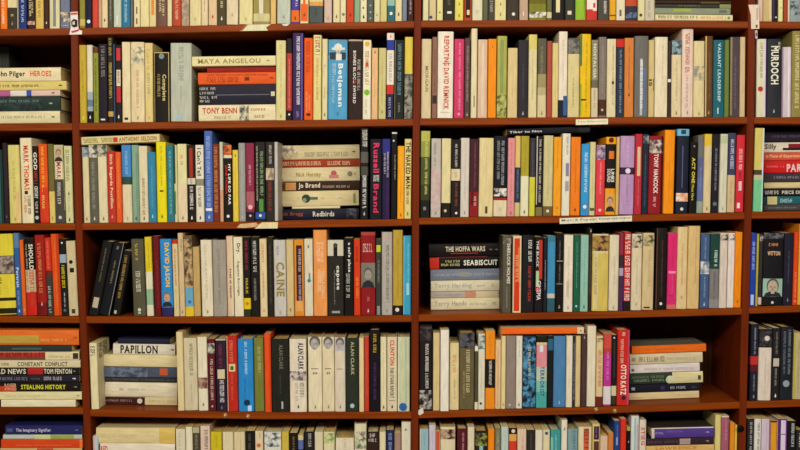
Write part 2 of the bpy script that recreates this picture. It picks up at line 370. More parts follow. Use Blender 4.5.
121.8 131.8 145|4684bc|b41-51:2f4a3a b51-100:d8caa2 g8-38,35-65:8ab4d8 e95:b0a080|blue book with landscape and cream lower half
132 138.8 145|83a287|r10-100,60-95:6f9078 e95:3a4a40|sage green book beside cream
139 147.8 146|d9caa4|t42-92,35-65:7a5a3a:Elisabeth_Luard e95:6a5a40|cream book with brown handwritten lettering
148 156 152|347e9c|g20-80,42-58:6aa8bc e92:9ad0d0:35|bright teal blue book
156.4 166.4 142|e3d21a|g5-55,42-60:a89a10 r60-62,30-70:5a4a10 e93:6a6010:40|bright lemon yellow book
166.8 173.8 145|2f7480|g8-90,35-65:78b0b4|teal book with pale lettering
174 177.4 145|cfc890|r0-50,0-50:3a4a30 r60-90,0-50:5a7a50|thin cream and green book
177.6 187 144|d9d098|t14-28,35-60:c85a40:Nasser r50-98,0-100:dcc6a0 e95:7a6a48|pale yellow book with small red title
187.2 195.4 145|241a15|r4-42,28-72:9a3020 b43-51:cfc6b0 g44-50,20-80:6a6458 t54-84,30-70:d8d2c4:STEVE_COOGAN e95:wh|black book with red title block
195.6 204 145|ded5ba|t4-40,22-72:3a342a:I_Can't_Tell b44-53:8a846c t55-82,25-65:4a4438:Artesian e95:3a342a|white book with black script
204.4 212.6 131|4a66a8|t6-84,28-70:9aaed8:Abigail_Anderson_of_a_house r85-88,10-90:dfe4ec e95:b8c8e0|tall blue book with script lettering
212.8 219.4 144|74301c|t4-88,25-70:c88a50:YOU_WERE_ON_THE_BEACH_SOMETIMES|red brown book with orange lettering
219.6 223.2 142|c4bfa8|b60-100:cf9a78|thin pale grey and peach book
223.6 232 145|1f1813|p0-13:d8742a:8a3a1a b13-17:d8cbb0 t25-78,55-85:e4dccb:MY_LIFE_SO_FAR t26-64,15-45:cc2c22:JANE_FONDA o93,50:e0e0d8:40|black book with orange photograph head
232.6 238.4 150|ddc040|e8:6a5a10:30 g14-85,42-58:c0a028|slim deep yellow book
238.6 245.4 143|95958c|g10-90,42-58:b8b0a8 e95:c0b8a8|slim mid grey book
245.8 254.4 143|8a2c44|t28-54,35-60:cf9aa0:hello b62-82:a85a60 o82,50:e0b0a8:60 b88-100:2a1c22 o93,50:d0c0c0:30|maroon book with pink flower photograph
254.8 265.4 142|26231c|g5-75,15-28:b8b49a t12-70,52-80:8aa878:NOEL_COWARD_LIVE r72-88,40-80:4f8a3a b89-97:3050a0 o93,50:wh:30|dark book with green title and blue foot
265.8 274.2 142|2e2822|t4-28,40-70:b8b4a4:Mel_Brooks p33-48:c8b498:8a7058 t50-88,30-65:9a3a30:Rex_Harrison|dark book with beige photograph band
274.4 278 142|bdb7a8||thin pale grey book beside flat stack
#2 1 flat
280 359.4 145 158.8|d9c896|p2-22:8a7a78:d9c896 t31-86,20-50:9a9070:BEYOND_THE_EXTREMITY e93:5a4a28|cream book topmost with flourish drawing
278.6 360.2 159.4 166.8|a03c1e|t4-52,25-75:e0c090:Children_have_their_distance t60-88,25-75:e0c090:Blake_Morris|slim rust red book in flat stack
279 359.6 167.2 180.8|dbcb9a|t21-52,25-65:9a7a30:Nick_Hornby o68,55:b85a58:45 r62-74,20-45:c87a78 o88,50:8a7a60:40 o94,50:b8a020:15 o2,15:8a5a60:30|cream book with pink heart emblem
279 359.6 181.4 190|3a2418|r1-21,8-92:d39450 r3-8,10-90:5a3a20 t24-51,15-85:dccfb0:Jo_Brand g54-88,25-55:a89880|dark brown book with orange picture block
280 358.8 190.6 206|dcca94|o33,50:2e423c:60 r38-48,42-60:5a6a58 o31,40:8a9070:30 g22-26,10-90:c09a70 g52-56,10-90:c09a70 g74-82,20-80:c0b078 r93-96,15-80:8a9050|cream book with dark green oval picture
292 340 206.3 208.4|e2d6a6||thin cream pamphlet tucked in stack
276.6 359 208.8 219.4|20202e|t2-32,28-72:9a4a30:Rick_Bragg t44-70,25-75:cfc8b0:Redbirds p85-97:5a5a60:20202e|navy book at bottom of flat stack
#2 1 up
360.4 368.2 128|1d1a18|t2-22,25-85:cfc9b8:Mother_Finder b26-38:5a564c b42-52:4a463c t52-88,30-75:d8d4c8:Dusty_Blind e94:b8b8b0:40|tallest black book with white script
369.8 381.8 139|1c1a1e|t5-42,28-78:d63a5e:Russell t45-53,54-78:d8d0c8:BOOKY t45-53,28-50:d8d0c8:WOOK t56-92,30-75:cc3456:Brand|black book with pink handwritten title
382 390.2 139|231d3a|b0-18:32307a t16-48,58-80:c0b8d0:THE_EYE_OF t18-44,20-42:c0b8d0:MY_LIFE r52-100,50-85:3a1c50|dark purple book with white small title
391 397 132|16130f|r0-2,10-95:d8d4c0 o10,40:d8d4cc:35 g26-55,55-75:9a9a84|tall slim black book
397.4 404.2 146|efa01c|e12:c07010:15 g40-80,45-55:d08a14 e95:c05a10|short amber orange book
404.4 411.4 139|dcc87c|t4-62,18-86:1f1a12:THE_NAKED_MAN t63-84,30-65:3a3020:Terry_Blane e94:5a6a28|cream yellow book with black capitals
#2 2 up
420.4 430 131|4d5228|b0-12:b0b050 b12-30:8f9444 b62-80:3a3e20 b80-100:1d1c1a g10-75,40-80:c8c070 g88-92,35-60:b8b8b0|yellow green book darkening to black
431 441 138.5|bcb0a4|g6-35,25-50:8a8078 p40-90:c09a94:bcb0a4 e95:8a8070|pinkish grey book
441.4 450.8 138.5|d8ca94|b82-100:221a14 o92,45:c8b890:35|cream book with black foot
451 460.4 139.5|201a16|t6-36,40-65:c8c0b0:Susan_Conan b38-53:d4c49c g42-50,15-85:a89060 t56-88,45-70:8a4a38:Ira_Levin o95,60:wh:30|black book with cream middle band
460.6 469.2 138|cfc4b4|g6-80,45-60:b0a49a e95:9a9088|whitish grey book
469.4 478.8 139|412023|b68-100:8a1c20 g5-65,50-65:8a4a60 r65-85,15-45:5a1418 t74-86,50-75:d8b0a8:Paul|dark maroon book with red lower part
479 493.4 138|d9c68e|g10-55,48-54:b8a878 r87-96,45-62:4a4630|broad plain cream book
493.8 507.4 136|191618|t6-62,55-75:9aa0a4:LIVE_LIKE_LOVE_SAND t6-54,22-42:8a9094:DARKNESS_CRACK p65-75:e0d8c8:2a2420 b77-80:a02a20 b80-100:d9c9a2 e91:b8a888|black book with twin titles and cream foot
507.6 514.8 138|d98c8c|g6-90,40-58:b06068 e96:a85050|pink book beside black
515 520.4 136|d8b76c|b39-83:2c3648 g42-78,35-65:6a80a0 b83-100:c8b878|slim sandy book with dark blue panel
520.6 529 136|a99a2c|b50-100:dcd6b0 g10-45,45-55:8a7e20 e95:6a6a40|book half mustard half white
529.6 535.4 138|3a343a|b50-100:ccc43a g6-48,40-55:6a6468|slim book half charcoal half lime
536 543 136|1f1815|b89-100:7d7048 r0-86,0-18:b8b0a0 t4-84,42-70:c8c0b0:REPERTORY_OF_LIFE|black book with pale lettering and olive foot
543.4 553 135.5|c7bb84|b88-100:6e5a34 o94,50:dcd4b0:35 g10-80,45-55:a89c68|khaki cream book with brown foot
553.4 561.4 137|e99a20|g5-40,42-55:b06a14 e90:c07a14|amber orange book beside white one
562 570.2 133.5|ddd6bc|g4-26,50-70:6a6a70 r36-52,45-85:8a7a90 r58-70,40-85:a09a98|white book with grey patches
570.6 580.4 137|e67a1a|g15-70,42-55:b85a10 e93:5a2a10:35|wide orange book
581 589.4 144|3592c8|t12-70,40-72:c8e0ea:PETER_TAYLOR b82-97:3a8ac0 o88,50:dce4e4:50|sky blue book with white figure
589.6 595.4 142|cfc48c|r90-94,10-90:5a5030 g10-80,45-55:a89c60|slim cream book beside blue
595.8 605 145|d83c42|p0-21:b8a0b4:5a4a5a g25-70,42-58:f0a0a0 o93,50:f0c0b0:35|coral red book with lilac photograph head
605.4 615.8 137|e8981c|b9-66:1c1612 o4,50:5a2008:55 r18-28,30-80:d8701c t41-58,15-50:d8d0c0:SOUND t41-58,55-85:e0dccc:LINES f72-96:d8a040|orange book with black title panel and face
616 619.4 137|cfae68||thin sandy book
619.8 634.4 136|b48fb4|b40-49:392638 o44.5,55:e0cfe0:40 g8-36,45-60:c8a8c8 g52-90,45-60:9878a0|wide lilac book with dark emblem band
634.8 642 134|b52c38|r16-52,30-75:cdb98a g56-90,45-58:d87880|red book with cream oval drawing
642.2 648.4 134|1e2a36|p2-12:8a8a80:2a3440 g25-90,40-55:5a6a7c|slim dark teal black book
648.6 662.6 136|8e1a22|p5-22:cabfae:5a3a3a t23-74,35-68:e4d8c8:TONY_HANCOCK t78-92,35-55:d8a0a0:By_Jay r0-100,88-97:2a1418|dark red book with bold white capitals
664 674.6 130|ee8e16|g15-90,48-55:c87414|tall plain amber orange book
676.4 688.8 129|1d2230|b0-8:6fb0cc r1-6,30-70:2a4050 r20-70,45-50:6a6a90 p76-86:e2d2bc:d89060 o95,50:d8ccc4:30|tall navy book with pale blue top
689.4 697 142|17140f|o6,55:9a9a90:25 t22-58,28-72:d8c83a:ACT_ONE t60-82,30-65:c8b830:Moss_Hart|black book with yellow lettering
697.4 703.6 136|5d6a98|b0-28:6a6a68 b28-55:5a5e84 b85-100:8fa08c g40-70,40-60:8a94b8|blue grey book fading to green foot
703.8 711.4 134|d4bf90|b0-15:dcb83a g20-80,70-80:9aa8b0 e95:8a7a58|cream book with yellow top
711.6 719.4 134|201c22|t18-72,40-64:8a8a98:JAMES_KELMAN o89,50:5a6a74:60|black maroon book with faint grey lettering
719.8 727.4 134|cfcbae|g10-80,45-55:b0ac90 b2-12:b8bf98 e95:a0a088|pale greenish cream book
727.6 735.4 133|cdb182|b0-53:3c3e56 t8-48,30-72:c8c8d4:Thea_Astley g60-90,40-58:9a8058|tan book with navy upper half
736 744.4 135|cc2c38|t18-46,30-68:e8b8b0:ONE_MAN t48-72,30-60:7a1420:SILVER r60-72,30-70:e0c0c0 r88-95,20-55:e8d8d8|bright red book beside the far post
#2 2 top
507 590 127.4 133.6|17151a|t3-42,30-65:d0d0d0:Tiber_to_Non b86-100:2a282a|black book laid flat across upright tops
#2 3 up
754 763.6 128|d0bf66|b50-56:4a4030 b56-62:b8b890 b62-100:74c08a r0-55,84-100:d4d4e0 r55-100,84-100:b8d8d0|yellow book with mint green lower half
#2 3 flat
764.2 845 130.2 141.8|2c2430|g10-50,40-60:5a5064|dark purple book topmost beside yellow spine
764.2 845 142.2 151.8|e0d2b8|t1-15,18-85:2a2420:Silly r23-50,20-45:2a1c20 r30-48,45-85:8a1c24|white book with snake drawing
764.2 845 152.2 159.8|cf5634|t2-46,25-75:e8b898:in_Place_of_Experience|orange red book in flat stack beside mint foot
764.2 845 160.2 172.6|cc2020|t28-60,10-72:e0c8c4:PARKY g3-25,45-60:e07060|thick red book with big white capitals
764.2 845 173.2 181|3b3438|g12-60,40-70:8a8088|dark grey book under red book
764.2 845 182.2 187.4|d8c48c||cream book in middle of flat stack
764.2 845 188.2 195.6|1f1a17|t1-18,28-72:d0c8b8:DAVE_LAMB t22-46,28-72:d0c8b8:PIECE_OF|black book with white capitals in flat stack
764.2 845 196.2 203.8|246066|r0-4,0-100:2a3a3a r4-16,0-100:cfc084 t20-35,25-70:a8c4c0:Jinke|teal book with cream end panel
764.2 845 204.4 211|4a4442|r46-56,10-50:d8d4cc g5-40,40-60:8a8480|dark grey book at stack bottom
#3 0 up
-14 14.2 234|d8c63a|b27-50:6a5a50 p28-49:4a3a36:a09080 g6-20,20-80:8a7a10 g54-62,10-90:4a4010 g66-76,10-80:b0a020 b79-83:2a2014 b92-99:2a2014|broad yellow book with photograph band
14.6 20.4 233|2f5a94|t42-66,25-75:c8d4e0:Portrait g70-88,35-60:8aa4c8 b0-18:5a7aa0 e95:c8d0d8|slim blue book with white word
20.6 24.6 240|dd621e|e93:e8b080|slim orange book beside blue
25 35.4 238|c8b088|b0-41:1a1512 b70-100:c42a1e t8-41,45-88:dcd6c2:SHOULD g8-40,15-30:a8a090 t42-88,42-85:b8402a:INTERPRET g42-68,12-30:a89070 r88-98,25-75:d0201c|black cream and red banded book
35.6 45.6 235|9a1d17|t10-72,30-62:c88a50:BRAZIL_THE_SYNDICATE e86:d0a0a0:50 b84-100:6e1814|dark red book with orange lettering
45.8 51.8 238|3d3a32|b0-42:c8321e t4-40,30-65:e07050:ELECTRIC b42-48:6a2a1c g62-98,25-70:b0b4a8|slim book with red head and grey foot
52 59.8 234|d9501a|r0-100,70-100:b83c14 g10-90,45-55:e8843a|orange red book
60 66.8 239|1d1a18|o5,50:wh:30 b20-31:94a4b0 t34-64,25-70:d0c020:GOSPEL g70-90,45-62:c0c0c0 o93,50:5a6068:50|black book with yellow title and pale band
67.2 76.8 241|c9b98c|o28,45:1c1814:45 r36-42,30-75:1c1814 r91-97,30-70:4a4030|plain cream book with black circle
#3 1 lean
88 98 103 113 241|1b1a18|r76-90,25-80:b8a888 g10-55,42-55:7a6f4a|black leaning book with beige foot panel
98.6 109.4 114 124 242.5|17171a|g25-58,45-60:8a7a58 r0-100,93-100:8a8a88 g5-10,40-60:8a8a80|black leaning book in middle of three
112 120 124 131.6 250|1a1611|t8-74,30-62:b09048:THE_DARK_THEATRE r93-98,20-50:c0b8a8|shorter black leaning book with gold lettering
#3 1 up
132 144.5 239|54503c|g6-28,30-55:bfa83a t42-70,30-66:cfc9b0:Greenspan_Dole o92,50:d0ccb8:30 r95-97,40-60:cfc9b0|grey brown book with white title
145.5 152.8 237|d9c021|b44-66:dad2b0 b66-86:8fb08c b86-100:dcd3b2 g6-40,45-60:9a8410|yellow topped white book with green patch
153 160 236|671516|r0-100,0-18:3a1210 g30-90,55-70:8a3a34|slim dark maroon book
160.4 172.4 239|2e86c4|t5-62,30-80:e8b81c:DAVID_JASON f66-88:2e86c4 b89-100:2c2a5a|bright blue book with face portrait
172.8 178.4 240|d4c08c|b0-5:c03020 t12-60,35-65:b85038:DEMI_MOORE g64-92,45-55:b09468|slim cream book with red lettering
178.6 184.2 233|cdb284|g8-22,45-75:6a5030 e95:8a7048|tall slim tan book
184.4 192.8 236|b89a68|b0-38:6a5638 p4-62:4a3a24:b8986a b64-88:6aa0b8 o82,55:2f6aa8:45 b88-100:dcba28|tan book with blue circle and yellow foot
193 200 247|bd9d60|g10-90,48-54:a08850|short plain tan book
201 212.4 240|dcd0b0|g6-80,35-55:b8ac90 e94:8a8068:35|broad off white book with faint lettering
212.8 226.4 240|9c9484|g12-85,35-58:7d7566|broad warm grey book
226.8 233.4 236|d9b896|t40-78,40-70:3a2c20:THIS_IS_NOW b0-1:d8a080 r0-100,66-100:d8c8a0|peach book with dark THIS IS NOW title
233.8 243 237|e0d4b2|t8-21,28-78:3a3428:Dry. t30-74,32-66:6a6050:Augusten_Burroughs|white book with black serif title
243.2 250.4 237|1d1715|t5-42,30-65:9a2a2a:ALBERT_SPEER t52-72,30-65:b8a020:MARK b77-91:dcbc1c o84,50:c86a1c:50 b91-100:2a3420|black book with yellow block near foot
250.8 259.4 237|1c1816|t5-45,30-68:c8c4b8:CHRIS_EUBANK t52-80,35-60:9a948a:A_Tough_Life|black book with white lettering
259.8 267 239|dcc596|t6-30,30-60:b85a40:Little_I t42-76,35-60:a8704a:WALT e92:b89a70|cream book with small red brown title
267.4 273.4 237|27221a|g10-85,40-60:5a5444|slim black olive book
273.8 286 240|c2bcb0|t29-74,20-88:8f7a30:CAINE g8-20,25-45:8a8ab0 e95:a09a90|pale grey book with large gold capitals
286.4 293.8 240|ccb47e|e92:7a6a40:40|tan cream book beside grey
294.2 304 240|d8882a|r7-80,22-82:3a1e22 t12-42,45-70:c8b8c0:Meg_Ryan t46-80,45-70:b8a8c8:Hannibal r80-94,10-85:e0a050|orange framed book with dark title panel
304.4 313 239|d6cbae|o54,55:2a7a80:50 r44-54,50-70:5a8a88 e10:6a6a60:30|off white book with teal bird mark
313.4 327 230|e2944e|t14-38,25-48:efc8a0:SIMON t14-40,55-75:efc8a0:COWELL t46-72,30-55:efc8a0:THE_BIO t48-80,60-80:efc8a0:GLOVES|wide tall orange book with pale capitals
327.4 343.8 240|2a2620|b0-21:c8c2a8 r6-22,38-62:1c1a16 o7,50:4a4238:30 t34-66,50-75:dcd8c8:capote g40-86,40-46:8a867c r94-97,25-75:9a9a92|black book with standing man photograph
344.2 353.4 238|171411|t6-44,35-75:d8d4c4:a_safe_place t46-78,20-60:a8a498:Lorenzo|black book with white lower case title
353.8 360.4 239|cf3c1a|t10-30,30-65:7a1c10:MARTIN t50-78,35-70:e8903a:VALLEY|slim red orange book
360.8 375.4 232|8a1a1c|b37-67:6a6458 f37-67:7a7466:989080 b0-4:a8403a t14-24,15-85:d0a098:NIXON h e95:d8c0b8:20 g78-84,20-80:b86a60|dark red book with photograph of man
375.8 381.2 239|3a3a34|r8-17,10-90:b8c430 t28-58,35-65:8a8a80:TYRANT r88-100,20-80:8a8a80|slim dark grey book with lime square
381.6 392.4 232|aca498|t16-86,42-68:6a645c:THE_DAY_NO_PIG_WOULD_DIE e95:8a847a b5-9:b8a090|pale grey book with grey lettering
392.8 402.8 230|b59637|b89-100:241a14 o94,45:e0d8c8:45 g10-80,45-58:9a7e28|tall mustard book with black foot
403.2 411.2 236|3a9cba|r0-100,0-12:7ac0d0 g10-60,55-70:8ac8d8 r60-75,40-75:9ad0dc|light blue book beside the middle post
#3 2 flat
429 501 243.4 256|1d1714|t23-78,38-78:d8ccac:THE_HOFFA_WARS r30-68,22-28:b83a20 e86:7a6a5a e94:7a6a5a|black book topmost with white capitals
429.6 502 256.6 268.6|17120e|r0-13,5-95:c8301e t47-94,28-72:e4e0c8:SEABISCUIT g22-42,55-72:c8c080 g16-42,25-45:c8c080 r10-80,96-100:a83020|black book with red end block
430.6 502 269 280|767c88|g5-95,40-60:9aa0a8 r40-55,30-70:8a8a80|blue grey book in flat stack
431 501 280.4 291|d9cfac|t5-58,25-75:a8a494:Terry_Harding g66-78,25-75:a8a494 g86-92,40-60:8a8678|cream book under blue grey book
431 499 291.4 297.6|b0a494|r50-66,0-100:c88a68 r66-98,0-100:d0bd94 g4-45,40-60:8a80a0|thin greyish cream book in flat stack
431 502 298 310|dccfa4|t5-50,25-75:a09c8c:Terry_Hands g55-80,25-70:a8a494 g86-92,40-60:8a8678|cream book at bottom of flat stack
#3 2 up
502.4 511.2 236|57503f|t10-62,50-88:d4ccba:SHERLOCK_HOLMES g66-95,45-60:8a8a88 p3-10:8a8478:57503f|grey olive book with white capitals
512.8 521.4 236|dac79a|r3-98,14-80:cc3c1c g25-60,30-60:e0a880 r15-60,58-76:d87a40|cream framed red book
522 534.2 235.5|1d1b1e|t6-36,50-78:d0ccc0:BILL_WEBB t40-86,50-74:b0402c:THIS_FINE_MODERN|wide black book with red and white title
534.6 543.2 237|1c1518|r4-56,48-88:b8341f t5-40,18-45:d8d8c8:THE_BLACK r45-70,15-50:a8c090 t58-84,25-75:d8d0d0:CINEMA r66-72,10-50:c02030|black book splashed with red and white
543.4 547 238|1e2028|g30-70,40-60:b8b4b0|thin black book beside blue
547.2 555.4 236|3f88ae|b76-82:c0bcb0 b82-100:2f5a64 b0-8:3a7a88|light blue book with dark teal foot
555.8 563.4 233|17120f|r35-36,10-90:b0a890 g10-34,42-58:7a746a g40-64,42-58:7a746a r64-65,10-90:8a8478 e94:9a948a:40|tall black book with boxed lettering
563.8 573 235|dfd4bc|g15-85,40-60:c8a898 e95:b09a8a r60-80,30-60:c8b498|off white book beside black
573.4 580 235|1f5a42|g10-70,42-58:6a9a84 o93,50:c0d8cc:35|dark green book
580.4 588.4 235|8db8a4|g10-80,45-55:6a9a88 e94:3a6a60:35|pale aqua book
588.6 591.8 228.5|33261c|e3:a8a498:60 g20-80,30-70:6a5a44|tall thin dark brown book
592 608.6 234|ccb55a|b0-4:cfc090 p2-22:3a1e2c:a8823a b22-25:d4c488 r25-98,10-35:d0c08c g30-80,15-30:a89868|broad yellow book with dark picture head
609 619 235|d8caaa|g28-65,48-60:a89a84 e96:a8988a|broad off white book with faint grey title
619.4 623.6 233|6a3a56|b0-28:8a2c40 b28-45:3a2a34 b45-55:a898b0 b55-100:4a2c50|slim plum book
623.8 630.6 232|b82c24|t3-88,15-88:e0c8bc:GARY_IMLACH_WORLD b88-100:241a18|red book with white capitals and black foot
631.4 642 234|d5c4a0|p2-18:3a3c38:c8b898 g30-80,45-60:b0b098 e92:b09880|cream book with dark sketch head
642.4 654 233|cdb586|p3-17:3a3a2c:b8a878 g22-70,50-68:a89e5c r96-98,15-70:3a3020|tan book with dark sketch head
656 667 228|1d1713|r0-100,0-10:5a3a2a g15-85,48-58:7a3a3a o93,50:d8d8d0:30|thick tall black book
667.4 676.8 233|d32a6a|r50-53,10-90:e88aa0 g6-45,50-62:b01850 g56-80,48-58:e87098 p82-88:8a2a50:d32a6a b94-100:c86a60|hot pink book
677 687.4 227|d9bf88|g20-70,42-55:b86a50 g84-88,30-70:b05040|tall cream book beside pink
687.8 699.8 226|d2b276|g15-70,60-68:a88a58|wide tall tan book
700.2 709.4 234|41597e|p37-54:d0ccc4:6a7a8a g5-34,42-58:8a9ab8 g58-85,42-58:8a9ab8 e95:b0bcd0|slate blue book with white face
709.8 719.2 234|1f4038|b47-100:7b7672 t22-44,42-75:c8d4cc:Picture g52-90,42-60:5a4a60 b88-100:8a8684|green topped book with grey lower half
719.6 727.2 233|d3c3b2|p2-10:2a2624:c0b0a0 g20-80,45-55:b0a09a|cream pink book with dark scribble head
727.4 734.4 233|ded2c6|p2-10:6a645c:d8ccc0 g15-80,48-56:b8acb0|white book with grey scribble head
735 742.2 232|e8860f|e92:b05a08 g20-80,45-52:d07a10|orange book beside the far post
#3 3 up
750.2 756 233|2440a0|t12-50,30-70:a8b8e0:WINSTON r84-98,20-75:b0c0e0|royal blue book beside the far post
756.2 758.6 234|b3a840||thin yellow olive book
758.8 762.6 234|35302e|p2-10:b0aca0:5a544e b88-98:d8b8b0|slim dark grey book
763 783.4 233|19171a|p0-8:6a6a6c:2a2a30 t14-18,25-75:d8824a:John h t25-31,20-82:dcb088:WITTON h f63-88:94b4a0:b8a48c o96,50:c8ccd0:15|broad black book with man's portrait
783.8 793 233|211f2c|g25-70,45-58:5a5668 e93:7a7a84|blackish navy book
793.4 798.2 232|d8451a|t55-90,30-70:e88a60:BUSTER e95:e0b090|slim bright red orange book
798.4 804 224|d8a72e|b0-10:e08a20|tall amber yellow book at frame edge
#4 0 flat
-12 79 330 345|da6a26|r0-56,15-65:b89a40 g58-88,20-50:e0a060 e96:b04a1c|thick orange book topmost in stack
-14 71.6 345.6 351.4|2c3430|r30-65,35-65:4a5a54|slim dark grey green book
-10 79.2 351.8 360|dacb9c|r0-62,8-95:b02e24 t6-62,40-95:7a0e0e:suzuki_action r10-62,5-40:6a4a34 g66-90,30-55:a89a78 r93-99,15-85:3a3428|book half red half cream
-11 80.4 360.4 367.4|d4c59c|t13-22,30-65:6a5a40:HAWK t31-86,20-80:5a5440:CONSTANT_CONFLICT|cream book with CONSTANT CONFLICT capitals
-11 79 367.8 374.6|201a17|t4-41,12-85:cfc4a0:BAD_NEWS r43-60,5-95:a82820 t61-92,12-85:cfc4a0:TOM_FENTON e95:9a9a98:20|black book with red block and BAD NEWS
-11 79 375 382|24222c|t2-43,30-70:7a7684:CONVERSATION g47-57,35-60:5a5868 t61-81,30-75:b0a8b0:John_Palmer e95:d0d0d8:30|navy black book in flat stack
-11 80.4 382.4 391.4|1d1713|r0-29,5-60:b8421c t17-30,52-88:d8a080:ROGER t17-30,12-46:d8a080:ATWOOD t35-84,25-75:d0cc28:STEALING_HISTORY e95:7a7a60|black book with yellow STEALING HISTORY capitals
-8 81.8 391.8 399.4|dad09c|g15-60,40-60:b8b080 e96:b0a050|pale yellow cream book near stack bottom
1 75.6 399.8 407.6|e2d6b0||short white cream book at stack bottom
#4 1 up
88.6 96.4 343|dfd2a2|t5-24,18-75:3a3428:GOMES s3-26:2a241c|cream book with black title at top
#4 1 flat
118 170 338.6 343.6|232636||dark navy book topmost in stack
113 175 344 354|dfd6bc|t12-72,12-88:231d18:PAPILLON r30-98,88-100:dcd6c0 e96:a03028|white book with black PAPILLON capitals
102.4 177 355 367|dccb98|r0-2,0-100:d8c88c|thick cream book under white book
104 176.4 367.4 377|4c5262|p2-60:3a4250:6a7486 r77-88,25-92:c0582c r0-10,0-100:5a6478|blue grey book with orange patch
104 176.4 377.4 382|2f2d2c|g2-98,30-70:5a5654|slim dark grey book under blue grey
105 177 382.4 396|ded3b2|g20-26,8-92:8a8474 g32-48,8-92:b0a890 g50-56,8-92:b8b098|cream book with column of text
104 177 397 405.6|d5c391|r0-56,0-100:3f1f1c g2-42,40-65:9a7a70 o49,50:cfc4b0:70 g62-98,25-75:b8a470|book half maroon half cream
#4 1 up
176.8 183.4 332|dcc894|g15-90,48-54:c0aa78|tall slim plain cream book
183.8 197.2 338|cdc09c|t8-52,45-70:6a6450:THE_SEARCHERS_WEST g65-92,50-60:a09878|broad greyish cream book
197.8 207.4 337|e0d6b6|p55-70:6a3a34:b0947c g10-50,45-55:c8b890 e92:7a6a48|white book with red brown photograph
207.8 215.4 339|5a1c20|p6-20:c0bca8:4a3a3a t28-86,35-70:d4b8a8:LANCE_ARMSTRONG o94,50:c8a8a0:30|maroon book with small photograph
215.8 226.4 339|2b1f30|b0-2:b8b0a0 t8-40,30-60:8a2c3a:SHARON r42-55,15-85:cdbd92 t57-88,35-75:c8c4c0:Tony_Blair e95:7a7078|dark plum book with cream photograph band
226.8 237.4 336|b82a1c|r37-47,20-80:d4c488 r40-45,35-65:3a5a40 t6-35,30-60:d87860:CHARLES g50-85,40-55:d86a58 r0-100,0-8:d8b890|red book with cream square
238 253.4 339|2a84c4|g4-50,25-80:b8d8ea g54-84,40-48:2264a0 o88,55:16324a:45 r92-100,60-85:b0d4ee|bright blue book with white script
254 264 338|767a36|t12-48,40-68:b0b07a:THE_FRIEND g55-90,48-54:5a6024|olive green book
264.4 271 334|e04e1c|r5-98,75-90:c83c14|tall orange red book
271.4 289 339|23231bH|t8-42,45-68:6a6a5a:ALAN_CLARK g50-75,46-54:4a4a3c r86-96,55-65:b0acac|thick black hardback
289.6 306.4 339|ddd0b6|t5-42,50-85:2f2c52:ALAN_CLARK p44-57:5a5058:cfc0b0 t60-80,60-85:8a8680:Diaries:Into g60-85,30-50:a8a090 e93:3a3830:25|broad cream book with navy capitals and photograph
308 322 337|dfd2ae|f1-19:dfd2ae:a39a94 r42-43,20-75:6a6458 t47-50,35-65:6a6458:III h e94:8a8478:25|first cream book of three portrait spines
322.2 334.4 337|dbcca4|f1-19:dbcca4:9c928c r42-43,20-75:6a6458 t47-50,38-62:6a6458:II h e94:8a8478:25|middle cream book of three portrait spines
334.6 345.4 337.5|d6c8ae|f1-18:b8b0b0:94909a r42-43,20-75:8a8478 e94:8a8478:25|last cream book of three portrait spines
345.8 358.4 338|2b3026|t5-50,40-68:a8a478:ALAN_CLARK o92,50:a8c0b8:40|dark green black book with gold lettering
359 364 338|dcc690||slim plain cream book beside dark green
364.2 369.2 337|c03c28|g20-80,45-55:d87860|slim red book
369.6 380 330|18141a|t5-28,35-65:c8a81c:DICK_CHENEY t40-86,38-62:5a2a68:Unauthorised|tall black book with yellow and purple lettering
380.4 386.6 337|dfd4a8|g8-80,45-60:b0a888 e95:3a3428|slim pale cream book beside black
387 397.2 337|d8c9a6|t4-38,30-72:c04830:CLINTON t41-82,30-66:4a4438:THE_STARR_REPORT r85-86,20-80:8a8270 e94:3a342c:35|cream book with red capitals and grey lower title
397.6 409.8 337|c3c7a2|r0-100,0-12:d8d4b0 r0-100,60-75:b0b890 o94,45:2c62a0:75|pale green book with blue globe foot
#4 2 up
419.4 432 325|221d1b|p2-18:4a3c40:1c1816 t22-74,48-72:d4cfc4:Burning_Your_Boats p76-98:b0aaa0:231e1c|black book covered in white scribbles
433 440 333|d2bb84|g10-85,48-54:b8a068|plain tan book beside black scribbled one
440.4 449 330|e4dcc8||plain white book overhanging shelf edge
449.4 459 343|d8c690|t18-46,35-70:c87a58:Shirley g55-85,48-62:8a8060|short cream book with red script
459.4 474.4 333|65593a|p0-20:1c1a18:55525a t22-78,45-68:c4b88c:ARTHUR_MILLER g50-85,25-35:a89868|broad olive brown book with dark photograph
474.6 478 346|4d4a34|r0-8,0-100:dcd8c4 r88-100,0-100:dcd0a8|thin dark olive book
478.2 485 334|d8cfb6|p2-20:4a7078:c0bca8 g40-85,40-55:b0a890 o92,40:2a241c:40|white book with teal head
485.4 495 331|e78a1c|b36-73:1f1713 t38-70,38-66:d4ccb8:BEN_MACHELL g5-32,42-54:c06a10|orange book with black middle band
495.2 501 340|dcba88|r10-98,40-55:d09a68|slim peach cream book
501.2 505.8 336|dccb92|e94:8a8058|slim cream book under flat pair
506 515.8 336|8c7c70|g20-90,48-54:a09084 o95,40:b8aca0:30|mauve grey book
516 522.4 336|ddd6c2|g6-30,40-60:a8a298 e95:6a6458|slim white book beside mauve grey
522.8 535.8 336|22364a|p2-98:4f8fb4:14202c g15-60,35-65:b8b090|dark book patterned in light blue
536.2 547.2 336|4aa298|b0-9:241c14 b9-12:d0c48c b12-43:d88a90 b43-62:b8c0a8 b62-78:7ab8a8 r13-22,30-62:d8d4d8 t42-84,35-75:35608c:TERRORIST|pink to teal book with blue capitals
547.4 553.2 336|191c1c|b4-20:2f5f78|slim black book with blue head
